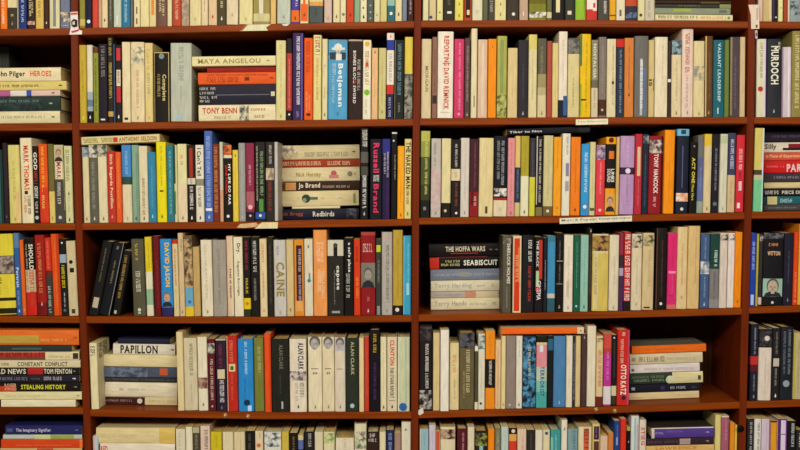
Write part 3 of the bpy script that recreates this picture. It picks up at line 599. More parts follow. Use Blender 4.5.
553.4 565.8 336|4a7ca6|g10-85,48-54:5a8cb4 e94:9ab8d0|plain steel blue book
566.2 572.6 336|ded2b8|g20-80,48-54:c8bca4|slim white book beside steel blue
572.8 575.2 336|343034|g10-90,20-80:8a8a90|very thin black book
575.4 580.6 336|d3ba82|g15-85,48-54:b8a06c|slim sandy cream book
581.2 586.8 334|4b3330|e5:a89890 g30-80,40-56:6a504c|slim dark brown book
587 595.8 326|ddd2b4|g15-85,48-54:c8bea0|tall plain off white book
596.2 603 336|d6bd8c|p3-9:4a3a28:c8b080 t20-72,28-75:c06038:JUMP_RED b86-100:6a2a1c|cream book with orange red capitals
603.4 611.4 334|b8348c|b0-20:c84a3c b20-28:b0403c b73-98:d8cfcc g25-65,40-65:d880b8|magenta book with red head and white foot
611.6 616.8 335|1e1d1a|o4,40:c8ccd0:40 g10-60,40-55:5a5a54 b72-86:c8c098 b86-98:3a3424|slim black book beside red
617.2 629.6 330|c12a20|r0-100,82-100:c04060 t3-9,35-60:d8b8a8:B t12-45,25-48:d8b898:Mad_Melanchol t46-86,28-74:e6dccb:OTTO_KATZ o90,55:3a2030:40|red book with bold white lettering
#4 2 top
501.4 584 327.6 334.2|e8651c|u0:d8cca0 r92-100,0-100:d8c8a0 o96,50:b84a30:25|orange spined book laid across upright tops
#4 2 flat
632 706 345 351.6|e36a1a|u0:7a745e g10-60,30-70:c8540f|slim orange book topmost in stack
630 702.6 353 363|cfbf98|t13-48,25-70:6a6450:PRIVATE_ECHO g50-90,30-60:a89c78 o5,50:9a9070:40|beige book under orange spine
630 699.6 364 372|d8cfc4|g20-45,30-60:a8a098 g48-92,20-60:b898a8 o4,40:6a6464:40|white book in stack under beige
630 703 372.4 383.4|2f3a2c|r58-100,0-100:d8cb98 g3-50,55-75:6a7a60 g5-52,25-45:7a8a70 o55,35:d0d0a8:80 r93-97,25-65:4a4430|book half dark green half cream
629.4 700 384 391.4|1d1a26|r3-8,35-70:a8a8a8 o47,50:33305a:60 t58-82,35-65:a8a4a8:IAN_RANKIN g88-96,30-60:4a4450|navy black book near stack bottom
629 699 392 399.6|d8c08c|r5-20,30-40:b8a070 g70-90,40-60:b8a070|sandy cream book at stack bottom
#4 3 up
750.4 758.4 324|21202a|g5-40,40-62:8a98a8 b42-53:b8302c b53-62:5a1c22 g66-88,40-60:8a8a94 e95:8a8a98|black book with red glowing band
758.8 771.8 329|d9cbb8|b0-26:231f22 p3-24:4a4648:1c1a1c o13,60:d4ccb8:45 g40-92,45-58:c0b0a4|white book with dark photograph head
772.2 780 328|24201f|t6-36,40-64:8a8680:CARLOS r42-53,12-88:bdb0a0 g56-80,35-60:9a9490 e94:wh|black book with pale square
780.4 793 327|1f2228|g6-66,20-38:6a7078 g4-66,58-78:7a8088 o78,50:8f9898:60|wide black book with grey medal
793.4 803 333|b8ab80|r0-100,0-20:b8a83a g10-90,45-60:8a8260|yellow edged cream book at frame edge
#5 0 flat
5.2 81.4 425.6 434.4|26285a|t14-60,22-68:c0b8c8:The_Imaginary_Signifier r2-10,30-70:4a5080 e94:5a6a90|navy book with white serif title
3 82 434.8 439|b8c0b0|r40-60,0-100:c8c890 r60-90,0-100:9aa050|thin pale green book
1 83 439.4 447.8|d0451a|g18-86,25-40:e0704a r96-99,0-100:e87a3a|orange red book under thin pale one
0 82 448.2 458|c8a26a|r45-65,0-100:c04a28|tan book at frame bottom
#5 1 up
90.6 96 436|b8c4c8|r0-100,0-40:d0a89c|pale blue white book beside post
#5 1 flat
96 175 428 443|d9c68e|r80-100,0-100:d4b45c g5-55,40-60:c0ae80|thick cream book with yellowish end
98.4 175 443.6 456|dfd2b8|t3-12,30-80:c03828:RED r-0-2,0-100:3a2a28|white book with red lettering under cream
#5 1 up
175.6 185.2 429|d6cdac|g10-90,30-50:b8ae90|broad pale cream book beside flat pair
185.6 192.4 427|e0d8b8||slim white cream book
192.8 199.6 427|4b4634|r0-15,0-100:b0a880 g20-90,30-70:8a8468|dark olive grey book
200 210 426|dac0a8|t10-60,45-78:5a4a44:TEARS_IN_IT|pinkish cream book with dark lettering
210.3 221.8 432|c9b722|g10-80,45-60:9a8a10|mustard yellow book
222.2 233.2 432|d9cca4|g20-90,48-54:b8ac84|wide cream book beside mustard
233.6 245 432|d6c59a|g20-90,55-62:a89870|wide tan cream book
245.3 254.6 431|1d1914|g8-80,30-60:5a5448|black book between cream ones
255 263 431|dcc9a0|o38,45:c86a48:60 g5-20,50-70:a89468|cream book with red circle
264 281.2 432|d4d2c0|p2-40:3a4a66:d4d2c0|broad white book with dark blue sketch
281.6 288.8 432|cbb046|g10-90,48-54:a89030|slim golden yellow book
289.4 297.4 433|1f1913|g10-90,40-62:8a7a50|black book with gold lettering
297.8 303.4 435|2f3244|b0-14:cfc08c b14-40:5a6aa0|slim navy book
304 314.2 432|232120|t4-40,40-70:b8b4aa:KATE|black book with white capitals
314.6 323 432|d8cba8|g20-80,48-54:c0b48c|plain cream book beside black
323.4 334.6 432|d9cfa4|p3-30:7a9450:c8c890|cream book with green picture
335.4 354 438|dccfb0|g4-40,45-58:a89c84|broad low white book
354.4 366.4 424|d6cda8|p18-60:5a6a58:cfc8a4 r18-24,60-80:c87a90|tall cream book with green sketch
366.8 379 432|33211b|t4-14,25-75:c8bcb0:IAN h t18-26,15-85:c8bcb0:RANKE h|dark brown book with white lettering
379.4 385.8 432|ddd0a4||slim cream book between brown and navy
386.2 394 430|252c4c|t8-60,30-70:8a9ac0:THACKER|navy book with pale blue lettering
394.4 401 433|a08070||mauve brown book
401.4 411 422|d9d0b4|o18,45:8a8a84:30 g40-90,45-55:a8a498|tall white book against the middle post
#5 2 up
419.6 428.6 429|94b4b8|r0-100,0-10:c8c8a8 g10-70,45-60:6a98a4|pale blue book beside the middle post
429 435.8 425|c8bcc8|g15-80,45-55:a898b0|lavender white book
436 440 431|d0b090|r0-80,10-80:cc4a24|slim red and cream book
440.4 455.4 427|d8cca4|p6-31:3a241c:b89a80|broad cream book with brown photograph
457 467.4 429|521c20|g10-80,50-68:b88a88|maroon book
467.6 474.6 427|dcd0ac|g10-70,48-54:b8ac88|slim cream book beside maroon
475 487.6 431|2b231f|p6-40:8a9040:2a2420 r40-60,35-65:8ab0b0|dark book with green picture
488 494.6 429|ea8616||plain orange book
495 501 428|77745a|g10-90,20-70:9a967c|grey olive book beside orange
501.2 508.6 427|b8c8bc|g10-90,45-60:98b0a4|pale aqua book
509 516.8 428|cc3c24|b0-16:2a1e18 o8,55:d8d0b8:55 b16-34:d8a050|red book with black and orange head
517.2 526.6 429|dac0a4|g20-80,50-66:b87068|pinkish cream book
527 535 430|302a26|g10-90,45-55:6a645c|charcoal book
535.4 542.8 430|dcd4bc||off white book beside charcoal
543 550 430|dacca0|o9,50:3a5a7a:55|cream book with blue oval
550.6 561 430|3f9494|r20-90,0-25:7ab8a8 g15-80,45-60:9ac8c0|teal book
561.4 567.4 420|ded6c0|e22:8a7a68:35|tall slim white book
567.8 578 429|7c9a9c|t4-60,45-75:486a78:STAYING|grey blue book with darker lettering
578.4 592 427|dacba4|r4-70,38-78:c8603a t4-70,40-76:7a2c1c:THE_BARN|cream book with brick red letters
592.4 600 424|d4c06c|r6-40,18-88:3a1c3c r44-70,18-88:5a3428 g8-36,40-60:8a6a90|dark purple paneled cream book
600.4 608 436|d6b89a|g10-80,45-55:b89a7c|short pinkish tan book
608.2 613.8 433|cc7a3a|g10-80,45-55:a85c24|slim orange brown book
614.2 620.4 421|25407e|r40-60,30-60:8a98c0 g10-40,40-60:6a80b0|tall royal blue book
620.6 626.4 419|d2331e||tall bright red book
626.6 630.6 427|171412|b0-10:a8a44a e40:b0b0b0|slim black book beside red
631 639 416|cfd2ca|r5-90,40-60:8ab4b4 r20-95,70-90:c8a0b0|tall pale book with aqua stripe
639.4 646.2 420|d8cab4|t18-62,25-80:b04a44:STIEG|cream book with red vertical letters
#5 2 flat
651.4 714 427.4 437.6|513a86|u0:3a3428 r0-100,90-99:d8caa4 r0-5,0-100:cfc0a8 g3-22,40-60:9a88c0 g25-50,55-70:7a60b0 e90:a090c0:25|purple book topmost in stack
646.4 713 438 445|33242a|r50-66,10-90:a89088 g2-48,30-70:5a4448 e92:8a8088|dark maroon book under purple
646.4 714 445.4 455|d2ac64|t14-74,58-90:c07a30:LAWRENCE|tan book at stack bottom
#5 2 up
715 721 415|d6c67c||slim cream yellow book beside purple stack
721.2 729 416|a05a6c|b0-3:dcd0a8 g8-60,50-70:c88a98|mauve pink book
730 735 423|e08a20||slim orange book beside mauve
735.2 737.8 425|d8c04a||thin yellow book against far post
#5 3 up
747.2 754 419|2a2828|g8-90,40-70:b0b4b0|charcoal book with white marks
754.3 761.2 419|ded8cc|t10-80,45-75:4a4444:Brendan_John|white book with black lettering
761.5 769.6 419|cdbcc8|g10-90,55-65:a898a8|lavender white book beside lettered white
770 777 421|dc9a1c|r0-100,0-12:8a4a7a b0-4:3a2030|golden orange book
777.3 787 419|d8ccdc|r0-100,0-35:5a2a62 b0-3:3a2050 r0-100,85-100:7a3a8a r38-40,0-100:5a4a6a|purple and white striped book
787.4 796 421|1c1a1c|t6-70,45-78:c8c8c0:SAGITTA|black book with white vertical title
796.4 804 430|2a2826|g10-60,35-65:d8d4cc|black book at frame corner
'''
# words on the spines that can be read; everything else is worn print
READ = set('''John_Pilger HEROES MAYA_ANGELOU TONY_BENN Betjeman MORGAN REPORTING_DAVID_REMNICK VALIANT_LEADERSHIP MURDOCH MARK_THOMAS GOD CENTURY
Dirk_Bogarde_Postillion I_Can't_Tell TONY_HANCOCK ACT_ONE Moss_Hart Redbirds Rick_Bragg Jo_Brand Nick_Hornby DAVID_JASON THIS_IS_NOW CAINE capote a_safe_place
THE_HOFFA_WARS SEABISCUIT Terry_Harding Terry_Hands CONSTANT_CONFLICT BAD_NEWS TOM_FENTON STEALING_HISTORY ROGER ATWOOD PAPILLON ALAN_CLARK CLINTON THE_STARR_REPORT
The_Imaginary_Signifier SHOULD Silly PARKY NOSTALGIA Complete BONES_BLOOD_SWORD THE_NAKED_MAN MARK ANTHONY_SELDON SOUND LINES Portrait 15 Dry. Augusten_Burroughs
in_Place_of_Experience PIECE_OF III II OTTO_KATZ STIEG LAWRENCE TERRORIST Russell BOOKY WOOK Brand WITTON Tiber_to_Non MY_LIFE_SO_FAR JANE_FONDA THE_BLACK SHERLOCK_HOLMES CINEMA RED'''.split())
# ------------------------------------------------------------------ bookcase, measured on its front plane
POSTS = [  # front face, first edge and second edge, from the top down
    [(-40, 70.6, 77.9), (40, 71, 78.2), (130, 72.2, 79.4), (223, 75, 82.2), (320, 79.4, 86.6), (450, 84.4, 91.6)],
    [(-40, 414.6, 421.8), (30, 413.9, 421.1), (130, 412.8, 420), (220, 411.9, 419.1), (320, 411.5, 418.7), (450, 411.2, 418.4)],
    [(-40, 748.2, 755.4), (30, 747.8, 755), (120, 747, 754.3), (213, 744.4, 751.7), (308, 741.8, 749), (450, 738.4, 745.6)]]
SHELF = [  # per level, per bay: points (u, v) along the upper front edge
    [[(-255, 33), (0, 29), (71, 28.2)], [(79, 28), (268, 23.9), (412, 20.8)], [(421, 20.4), (580, 19.8), (747, 21.2)], [(755, 21.1), (1080, 25)]],
    [[(-255, 127), (0, 124), (71, 123.2)], [(80, 123), (268, 120.6), (412, 118.8)], [(421, 118.4), (582, 117.2), (746, 116.9)], [(755, 117), (1080, 119)]],
    [[(-255, 224.5), (0, 223.6), (71, 223.2)], [(83, 223.2), (240, 221.8), (412, 219)], [(421, 217.8), (595, 215.6), (744, 212.4)], [(752, 212), (1080, 209)]],
    [[(-255, 313.5), (0, 315.8), (78, 316.4)], [(88, 316.4), (262, 317), (411, 315.2)], [(420, 314.8), (602, 311.7), (741, 308)], [(749, 307), (1080, 297)]],
    [[(-255, 405.5), (0, 407.9), (82, 407.8)], [(91, 409.8), (262, 412.6), (411, 412)], [(420, 411.7), (602, 407), (738, 402)], [(747, 401.8), (1080, 391)]],
    [[(-255, 506), (71, 506)], [(94, 507), (411, 508)], [(420, 507.5), (735, 500)], [(744, 499), (1080, 488)]]]
TH, DEEP, BACK = .0175, .27, .27
def poly(pts): return [at(u, v) for u, v in pts]
SH = [[poly(b) for b in lv] for lv in SHELF]
SH.append([[(x, .42) for x, z in b] for b in SH[5]]); SH.append([[(x, .08) for x, z in b] for b in SH[5]])
SH.insert(0, [[(x, z + .245) for x, z in b] for b in SH[0]])    # board above the frame; SH[i+1] = visible level i
def lerp(pl, x):
    if x <= pl[0][0]: a, b = pl[0], pl[1]
    elif x >= pl[-1][0]: a, b = pl[-2], pl[-1]
    else: a, b = next((p, q) for p, q in zip(pl, pl[1:]) if p[0] <= x <= q[0])
    t = (x-a[0])/(b[0]-a[0])
    return a[1] + t*(b[1]-a[1]), (b[1]-a[1])/(b[0]-a[0])
case = bpy.data.objects.new('bookcase', None); COL.objects.link(case)
tag(case, 'long reddish brown wooden bookcase packed with second-hand books', 'bookcase')
def prism(path, Y0, Y1, name, m):
    """path: [(xa, xb, z)] from the top down -> a leaning, slightly bowed board"""
    mb = MB(); c = .0015
    V, Fs = [], []
    for xa, xb, z in path:
        V += [(xa, Y1, z), (xa, Y0+c, z), (xa+c, Y0, z), (xb-c, Y0, z), (xb, Y0+c, z), (xb, Y1, z)]
    n = len(path)
    for i in range(n-1):
        for k in range(6):
            a, b = i*6+k, i*6+(k+1) % 6
            Fs.append((a, a+6, b+6, b))
    Fs += [tuple(range(6)), tuple(range((n-1)*6+5, (n-1)*6-1, -1))]
    mb.add(V, Fs, m); return mb.build(name, case)
PW = []
for P in POSTS:
    path = []
    for v, a, b in P:
        xa, z = at(a, v); xb, _ = at(b, v); path.append((xa, xb, z))
    dx = (path[-1][0]-path[-2][0])/(path[-1][2]-path[-2][2])
    zt = 2.3; d0 = (path[0][0]-path[1][0])/(path[0][2]-path[1][2])
    path.insert(0, (path[0][0]+(zt-path[0][2])*d0, path[0][1]+(zt-path[0][2])*d0, zt))
    for z in (.6, 0.0):
        l = path[-1]; path.append((l[0]+(z-l[2])*dx*.5, l[1]+(z-l[2])*dx*.5, z))
    PW.append(path); prism(path, -.0015, DEEP, 'upright', WOOD_V)
for x in (SH[1][0][0][0], SH[1][3][-1][0]):
    prism([(x-.009, x+.009, 2.3), (x-.009, x+.009, 0)], -.0015, DEEP, 'upright', WOOD_V)
def postx(i, z):
    for (a, b, z0), (c, d, z1) in zip(PW[i], PW[i][1:]):
        if z1 <= z <= z0:
            t = (z0-z)/(z0-z1); return a+(c-a)*t, b+(d-b)*t
    return PW[i][-1][:2]
for lv in SH:
    for bi, pl in enumerate(lv):
        pl = list(pl); z = pl[0][1]
        xa = postx(bi-1, pl[0][1])[1]-.001 if bi else pl[0][0]+.009
        xb = postx(bi, pl[-1][1])[0]+.001 if bi < 3 else pl[-1][0]-.009
        pl[0] = (xa, pl[0][1]); pl[-1] = (xb, pl[-1][1])
        mb = MB(); V, Fs = [], []; c = .0016
        for x, z in pl:
            V += [(x, DEEP-.001, z), (x, c, z), (x, 0, z-c), (x, 0, z-TH+c), (x, c, z-TH), (x, DEEP-.001, z-TH)]
        n = len(pl)
        for i in range(n-1):
            for k in range(6):
                a, b = i*6+k, i*6+(k+1) % 6; Fs.append((a, b, b+6, a+6))
        Fs += [tuple(range(5, -1, -1)), tuple(range((n-1)*6, n*6))]
        mb.add(V, Fs, WOOD_H); mb.build('shelf', case)
xs = [SH[1][0][0][0]] + [PW[i][3][0]+.009 for i in range(3)] + [SH[1][3][-1][0]]
for a, b in zip(xs, xs[1:]):
    mb = MB(); mb.add(*box_vf(a, b, DEEP, DEEP+.006, 0, 2.3), WOOD_B); mb.build('back_panel', case)
mb = MB(); mb.add(*box_vf(xs[0]-.009, xs[-1]+.009, -.004, DEEP+.006, 2.3, 2.325), WOOD_H); mb.build('top_board', case)
# ------------------------------------------------------------------ books
SHELFNAME = ['uppermost', 'second', 'third', 'fourth', 'fifth', 'lowest']
ORD = ['topmost', 'second', 'third', 'fourth', 'fifth', 'sixth', 'seventh', 'eighth', 'ninth', 'tenth']
COLS = 'cream white black grey red blue green yellow orange brown pink purple teal maroon navy tan khaki olive amber magenta lavender lilac charcoal silver gold peach mustard lime aqua plum beige rust coral sandy golden slate mauve pinkish yellowish blackish'.split()
def colword(d):
    for w in re.findall(r'[a-z]+', d.lower()):
        if w in COLS: return w
    return 'plain'
def parse(marks):
    out = []
    for tk in marks.split():
        if tk == 'h': out[-1]['h'] = True; continue
        k, rest = tk[0], tk[1:]
        f = rest.split(':'); pos = f[0]
        d = dict(k=k, h=False)
        if k in 'brtgpfs':
            p = pos.split(','); a, b = re.match(r'(-?[\d.]+)-([\d.]+)', p[0]).groups()
            d['a'], d['b'] = float(a)/100, float(b)/100
            if len(p) > 1:
                c, e = p[1].split('-'); d['c'], d['d'] = float(c)/100, float(e)/100
            else: d['c'], d['d'] = (0.0, 1.0) if k != 't' else (.3, .7)
            d['col'] = f[1]
            if len(f) > 2: d['x'] = ':'.join(f[2:])
        else:
            p = pos.split(','); d['a'] = float(p[0])/100; d['c'] = float(p[1])/100 if len(p) > 1 else .5
            d['col'] = f[1] if len(f) > 1 and f[1] else '4a4034'
            d['s'] = float(f[2]) if len(f) > 2 else 0
        out.append(d)
    return out
def make_book(name, w, h, d, base, marks, rr, hard, scale=1.0):
    """spine faces -Y at the local origin, foot at z = 0; parts: cover, page_block, cover_art, lettering"""
    root = bpy.data.objects.new(name, None); COL.objects.link(root); root.empty_display_size = .02
    W = w/2; t = min(.0024 if hard else .0007, w*.16); B = min(.0022, .08*w) if hard else min(.0006, .05*w)
    r = min(.0016, w*.22)
    def surf(x): return B - B*(1-(x/W)**2)
    sp = [-W+r+(w-2*r)*i/10 for i in range(11)]
    outer = [(-W, d), (-W, surf(W)+r)] + [(x, surf(x)) for x in sp] + [(W, surf(W)+r), (W, d)]
    inner = [(W-t, d), (W-t, B+r+t), (-W+t, B+r+t), (-W+t, d)]
    prof = outer+inner; n = len(prof)
    for mk in marks:
        if scale != 1:
            mk['a'] *= scale
            if 'b' in mk: mk['b'] *= scale
    bands = [m for m in marks if m['k'] == 'b']
    lv = sorted({0.0, 1.0} | {min(1, max(0, x)) for m in bands for x in (m['a'], m['b'])})
    mb = MB(); V = []
    for L in lv: V += [(x, y, (1-L)*h) for x, y in prof]
    base_m = mat(base); board = next((mat(m['col']) for m in marks if m['k'] == 'u'), None); o = 0; mb.v = V
    def face(f, m): mb.f.append(f); mb.m.append(mb.mi(m))
    for i in range(len(lv)-1):
        mid = (lv[i]+lv[i+1])/2; m = base_m
        for q in bands:
            if q['a'] <= mid <= q['b']: m = mat(q['col'])
        for k in range(n):
            a, b = i*n+k, i*n+(k+1) % n
            face((a, a+n, b+n, b), board if board and not 1 <= k <= 12 else m)
    face(tuple(range(n)), base_m); face(tuple(range(len(lv)*n-1, (len(lv)-1)*n-1, -1)), base_m)
    mb.build('cover', root)
    i_ = .003 if hard else .0004
    pb = MB(); pb.add(*box_vf(-W+t*1.02, W-t*1.02, B+r+t*1.05, d-(.003 if hard else .0006), i_, h-i_), pagemat(rr.randrange(4)))
    pb.build('page_block', root)
    def pr(nm):
        m = MB(); prints.append((nm, m)); return m
    prints = []
    off = [.0003 if hard else .0002]
    def put(dst, pts, fs, m, flat=False):
        """pts in (L, C): along the spine from its head, across it"""
        V = []
        for L, C in pts:
            x = (min(.985, max(.015, C))-.5)*w; V.append((x, (0 if flat else surf(x))-off[0], (1-L)*h))
        dst.add(V, fs, m); off[0] += .00004
    def rect(dst, a, b, c, e, m):
        P, Fs = [], []
        for k in range(9): C = c+(e-c)*k/8; P += [(a, C), (b, C)]
        for k in range(8): Fs.append((2*k+1, 2*k+3, 2*k+2, 2*k))
        put(dst, P, Fs, m)
    def oval(dst, a, c, rl, rc, m, n=14):
        # rl, rc are radii in metres; strips across the spine so that it follows the curve
        P, Fs = [], []
        for k in range(11):
            t = -math.cos(math.pi*k/10); y = math.sqrt(max(0, 1-t*t))+.02; P += [(a-y*rl/h, c+t*rc/w), (a+y*rl/h, c+t*rc/w)]
        for k in range(10): Fs.append((2*k+1, 2*k+3, 2*k+2, 2*k))
        put(dst, P, Fs, m)
    for mk in marks:
        k = mk['k']; a = mk['a']; col = mk['col']
        if k == 'r': rect(pr('panel_print'), max(.003, a), min(.997, mk['b']), mk['c'], mk['d'], mat(col))  # also the pale strip on the purple book, a painted light-caught edge
        elif k == 'p': rect(pr('picture_print'), a, mk['b'], mk['c'], mk['d'], picmat(col, mk['x']))
        elif k == 'o':
            s = (mk['s'] or 50)/100*W*.9; oval(pr('emblem_print'), a, mk['c'], s, s, mat(col))
        elif k == 'e':
            s = min(.0028, (mk['s'] or 34)/100*W)
            P = [(a+y*s/h, .5+x*s/w) for x, y in ((-.3, -1.7), (.1, -2), (.5, -1.8), (.5, -1.3), (.2, -1.1), (.75, -.4), (.8, .4), (.4, 1.2), (-.1, 1.4), (-.5, 1.1), (-.7, .3), (-.5, -.5), (-.1, -1.1), (-.35, -1.3))]
            put(pr('emblem_print'), P, [tuple(range(14))], mat(col), True)
        elif k == 'f':
            b = mk['b']; art = pr('portrait_print'); hh = (b-a)*h; mid = (a+b)/2; soft = 'x' in mk and b < .3; rc = W*.74 if soft else min(W*.6, hh*.34); rect(art, a, b, .02, .98, mat(col))
            P = [(b-.002, .06), (b-(b-a)*.2, .16), (b-(b-a)*.3, .4), (b-(b-a)*.3, .6), (b-(b-a)*.2, .84), (b-.002, .94)]
            if not soft: put(art, P, [tuple(range(6))], mat('2c2a2e'), True)
            oval(art, mid-(b-a)*(.17 if soft else .1), .5, rc*1.25, rc*(1.06 if soft else 1), mat('5c5852' if 'x' in mk else '7a6650')); oval(art, mid-(b-a)*.03, .5, rc*1.1, rc*.82, picmat('8c8480', 'aea6a0') if soft else mat(mk.get('x', 'c89878')))
            if soft: continue
            for sx in (-1, 1): oval(art, mid-(b-a)*.04, .5+sx*rc*.34/w, rc*.09, rc*.16, mat('6a5648'), 8)
            oval(art, mid+(b-a)*.05, .5, rc*.22, rc*.1, mat('8a7668'), 8); oval(art, mid+(b-a)*.13, .5, rc*.06, rc*.26, mat('8a6a5c'), 8)
        elif k == 's':     # print on the cover board that shows past the spine
            m = pr('side_print'); b = mk['b']
            for y0, y1 in ((.022, .05), (.062, .1)):
                P, Fs = faint2d(6, rr)
                m.add([(W+.00015, y0+(y1-y0)*q, (1-a-(b-a)*p)*h) for p, q in P], Fs, mat(col, 'ink'))
        elif k in 'tg':
            c, e, b = mk['c'], mk['d'], mk['b']
            txt = mk.get('x')
            if k == 't' and txt in READ: P, Fs = text2d(txt.replace('_', ' '))
            else:
                hx = (e-c)*w
                if k == 'g':
                    # print no taller than about 6 mm: keep it inside the strip
                    if hx > .006: g = (hx-.006)/2/w; c, e, hx = c+g, e-g, .006
                    cnt = int(max(3, min(46, (b-a)*h/(max(hx, .0014)*.95))))
                else: cnt = int(max(len(txt), min(40, (b-a)*h/(max(hx, .0014)*.62))))
                P, Fs = faint2d(cnt, rr)
            if mk['h']: P = [(b-(b-a)*y, c+(e-c)*x) for x, y in P]
            else: P = [(a+(b-a)*x, c+(e-c)*y) for x, y in P]
            put(pr('lettering'), P, Fs, mat(col, 'ink'), True)
    for nm, m in prints: m.build(nm, root)
    return root
def slope_at(z0, z1, x):
    """lean of the uprights either side, blended across the bay"""
    ps = []
    for i in range(3):
        a, b = postx(i, z1), postx(i, z0); ps.append(((a[0]+b[0])/2, (a[0]-b[0])/(z1-z0)))
    if x <= ps[0][0]: return ps[0][1]
    if x >= ps[2][0]: return ps[2][1]
    (a, s), (b, q) = (ps[0], ps[1]) if x < ps[1][0] else (ps[1], ps[2])
    return s+(q-s)*(x-a)/(b-a)
BOOKS = []     # in reading order, per shelf and bay
sec = None; run = []
for ln in DATA.strip().split('\n'):
    if ln.startswith('#'):
        a, b, k = ln[1:].split(); sec = (int(a), int(b), k, len(BOOKS)); continue
    g, base, marks, desc = ln.split('|')
    BOOKS.append(dict(lv=sec[0], bay=sec[1], k=sec[2], run=sec[3], g=[float(x) for x in g.split()], base=base, marks=marks, desc=desc))
by_run = {}
for b in BOOKS: by_run.setdefault(b['run'], []).append(b)
def label_of(b):
    on = f"on {SHELFNAME[b['lv']]} shelf"; d = b['desc']; grp = by_run[b['run']]; i = grp.index(b)
    if b['k'] == 'flat':
        if not re.search('topmost|bottom', d): d = re.sub(r' (in|near|at|under|from|second down in)( bottom of| middle of)?( flat)? ?stack.*$', '', d)
        tail = '' if 'topmost' in d or 'bottom' in d else f", {ORD[i]} in its stack"
        return f"{d}{tail}, {on}"
    if b['k'] in ('top', 'lean'): return f"{d}, {on}"
    seq = [x for x in BOOKS if x['lv'] == b['lv'] and x['bay'] == b['bay'] and x['k'] != 'top']
    j = seq.index(b)
    def nb(x): return 'stack' if x['k'] == 'flat' else colword(x['desc'])
    L = nb(seq[j-1]) if j else None; Rr = nb(seq[j+1]) if j+1 < len(seq) else None
    if re.search('beside|against|between|closing|behind|frame edge', d): return f"{d}, {on}"
    if L and Rr: mid = f"between {L} and {Rr}" if L != Rr else f"between two {L} ones"
    else: mid = 'next to the stack' if (L or Rr) == 'stack' else f"next to {L or Rr} one"
    return f"{d}, {mid}, {on}"
stack_top, stack_y = {}, {}
for bi, b in enumerate(BOOKS):
    rr = random.Random(bi*7+3); lv, k, g = b['lv'], b['k'], b['g']
    base = b['base']; hard = base.endswith('H'); base = base.rstrip('H'); marks = parse(b['marks'])
    shelf = SH[lv+1][b['bay']]
    if k in ('up', 'lean'):
        Y = .003 + rr.random()*.008
        if 'overhanging' in b['desc']: Y = -.006
        if 'standing behind' in b['desc']: Y = .15
        if k == 'up':
            u0, u1, vt = g; vr = 13 if lv == 0 else 438 if lv == 5 else (vt + SHELF[lv][b['bay']][0][1])/2
            xa, zr = at(u0+.12, vr, Y); xb, _ = at(u1-.12, vr, Y); xc = (xa+xb)/2; w = xb-xa
            zb, sl = lerp(shelf, xc); zt = at((u0+u1)/2, vt, Y)[1]
            s = slope_at(zb, zb+.22, xc); al = math.atan(s)
            xc -= s*(zr-zb); zb, sl = lerp(shelf, xc)
            zb += .0004 + w/2*abs(s+sl) + .0002; h = (zt-zb)/math.cos(al)
        else:
            b0, b1, t0, t1, vt = g
            xb, z0 = at((b0+b1)/2, 314, Y); xt, zt = at((t0+t1)/2, vt, Y); zb, sl = lerp(shelf, xb)
            al = math.atan2(xt-xb, zt-zb); w = (b1-b0)*.00254*math.cos(al); h = math.hypot(xt-xb, zt-zb); xc = xb
            zb += w/2*math.sin(al)+.0006; h -= .004
        hard = hard or w > .0245 or h > (.222 if lv not in (0, 5) else 9)
        d = (.152 if hard else .129) + rr.uniform(-.006, .008)
        if Y > .1: d = .105
        name = 'hardback_book' if hard else 'booklet' if w < .0112 else 'paperback_book'  # kinds split by thickness and height alone; the binding is not known
        if k == 'up':
            for zz, xx in ((zb, xc), (zb+h, xc+h*math.sin(al))):
                for i in range(3):
                    pa, pb_ = postx(i, zz); gl, gr = pb_+w/2+.0006-xx, pa-w/2-.0006-xx
                    if i == b['bay']-1 and gl > 0: xc += gl
                    if i == b['bay'] and gr < 0: xc += gr
        ro = make_book(name, w, h, d, base, marks, rr, hard, .5 if lv == 5 else 1)
        ro.location = (xc, Y, zb); ro.rotation_euler = (0, al, 0)
        grp = f"books standing on the {SHELFNAME[lv]} shelf"
    else:
        u0, u1, v0, v1 = g; uc = (u0+u1)/2; key = b['run']
        mates = by_run[key]; vb = mates[-1]['g'][3]
        # spine set back so that the lowest book of the stack rests on its shelf
        if k == 'flat':
            if key not in stack_y:
                ub = (mates[-1]['g'][0]+mates[-1]['g'][1])/2; ub = min(max(ub, 5), 795)
                best = .005
                for q in range(2, 115):
                    Y = q/1000; x, z = at(ub, vb, Y)
                    if abs(z-lerp(shelf, x)[0]) < abs(at(ub, vb, best)[1]-lerp(shelf, at(ub, vb, best)[0])[0]): best = Y
                stack_y[key] = best if lv < 5 else .006
            Y = stack_y[key] + rr.uniform(0, .003)
            if 'set back' in b['desc']: Y += .012
            tilt = math.atan(lerp(shelf, at(uc, vb, Y)[0])[1])
        else:
            Y = .012 if lv == 2 else .006
            tilt = math.radians({(2, 1): 2.4, (2, 2): 2.3, (4, 2): .5}[(lv, b['bay'])])
            if (lv, b['bay']) == (2, 2): Y = .02
        xa, zt = at(u0, v0, Y); xb, zb = at(u1, v1, Y)
        zt = at(uc, v0, Y)[1]; zb = at(uc, v1, Y)[1]; w = zt-zb; h = (xb-xa)
        hard = hard or w > .0262
        d = (.15 if hard else .128) + rr.uniform(-.004, .008)
        name = 'hardback_book' if hard else 'booklet' if w < .0112 else 'paperback_book'
        b['pend'] = (name, w, h, d, base, marks, rr, hard, tilt, Y, (xa+xb)/2, zb, zt)
        ro = None
    b['hard'] = hard
    if ro: b['ro'] = ro; tag(ro, label_of(b), 'book', grp)
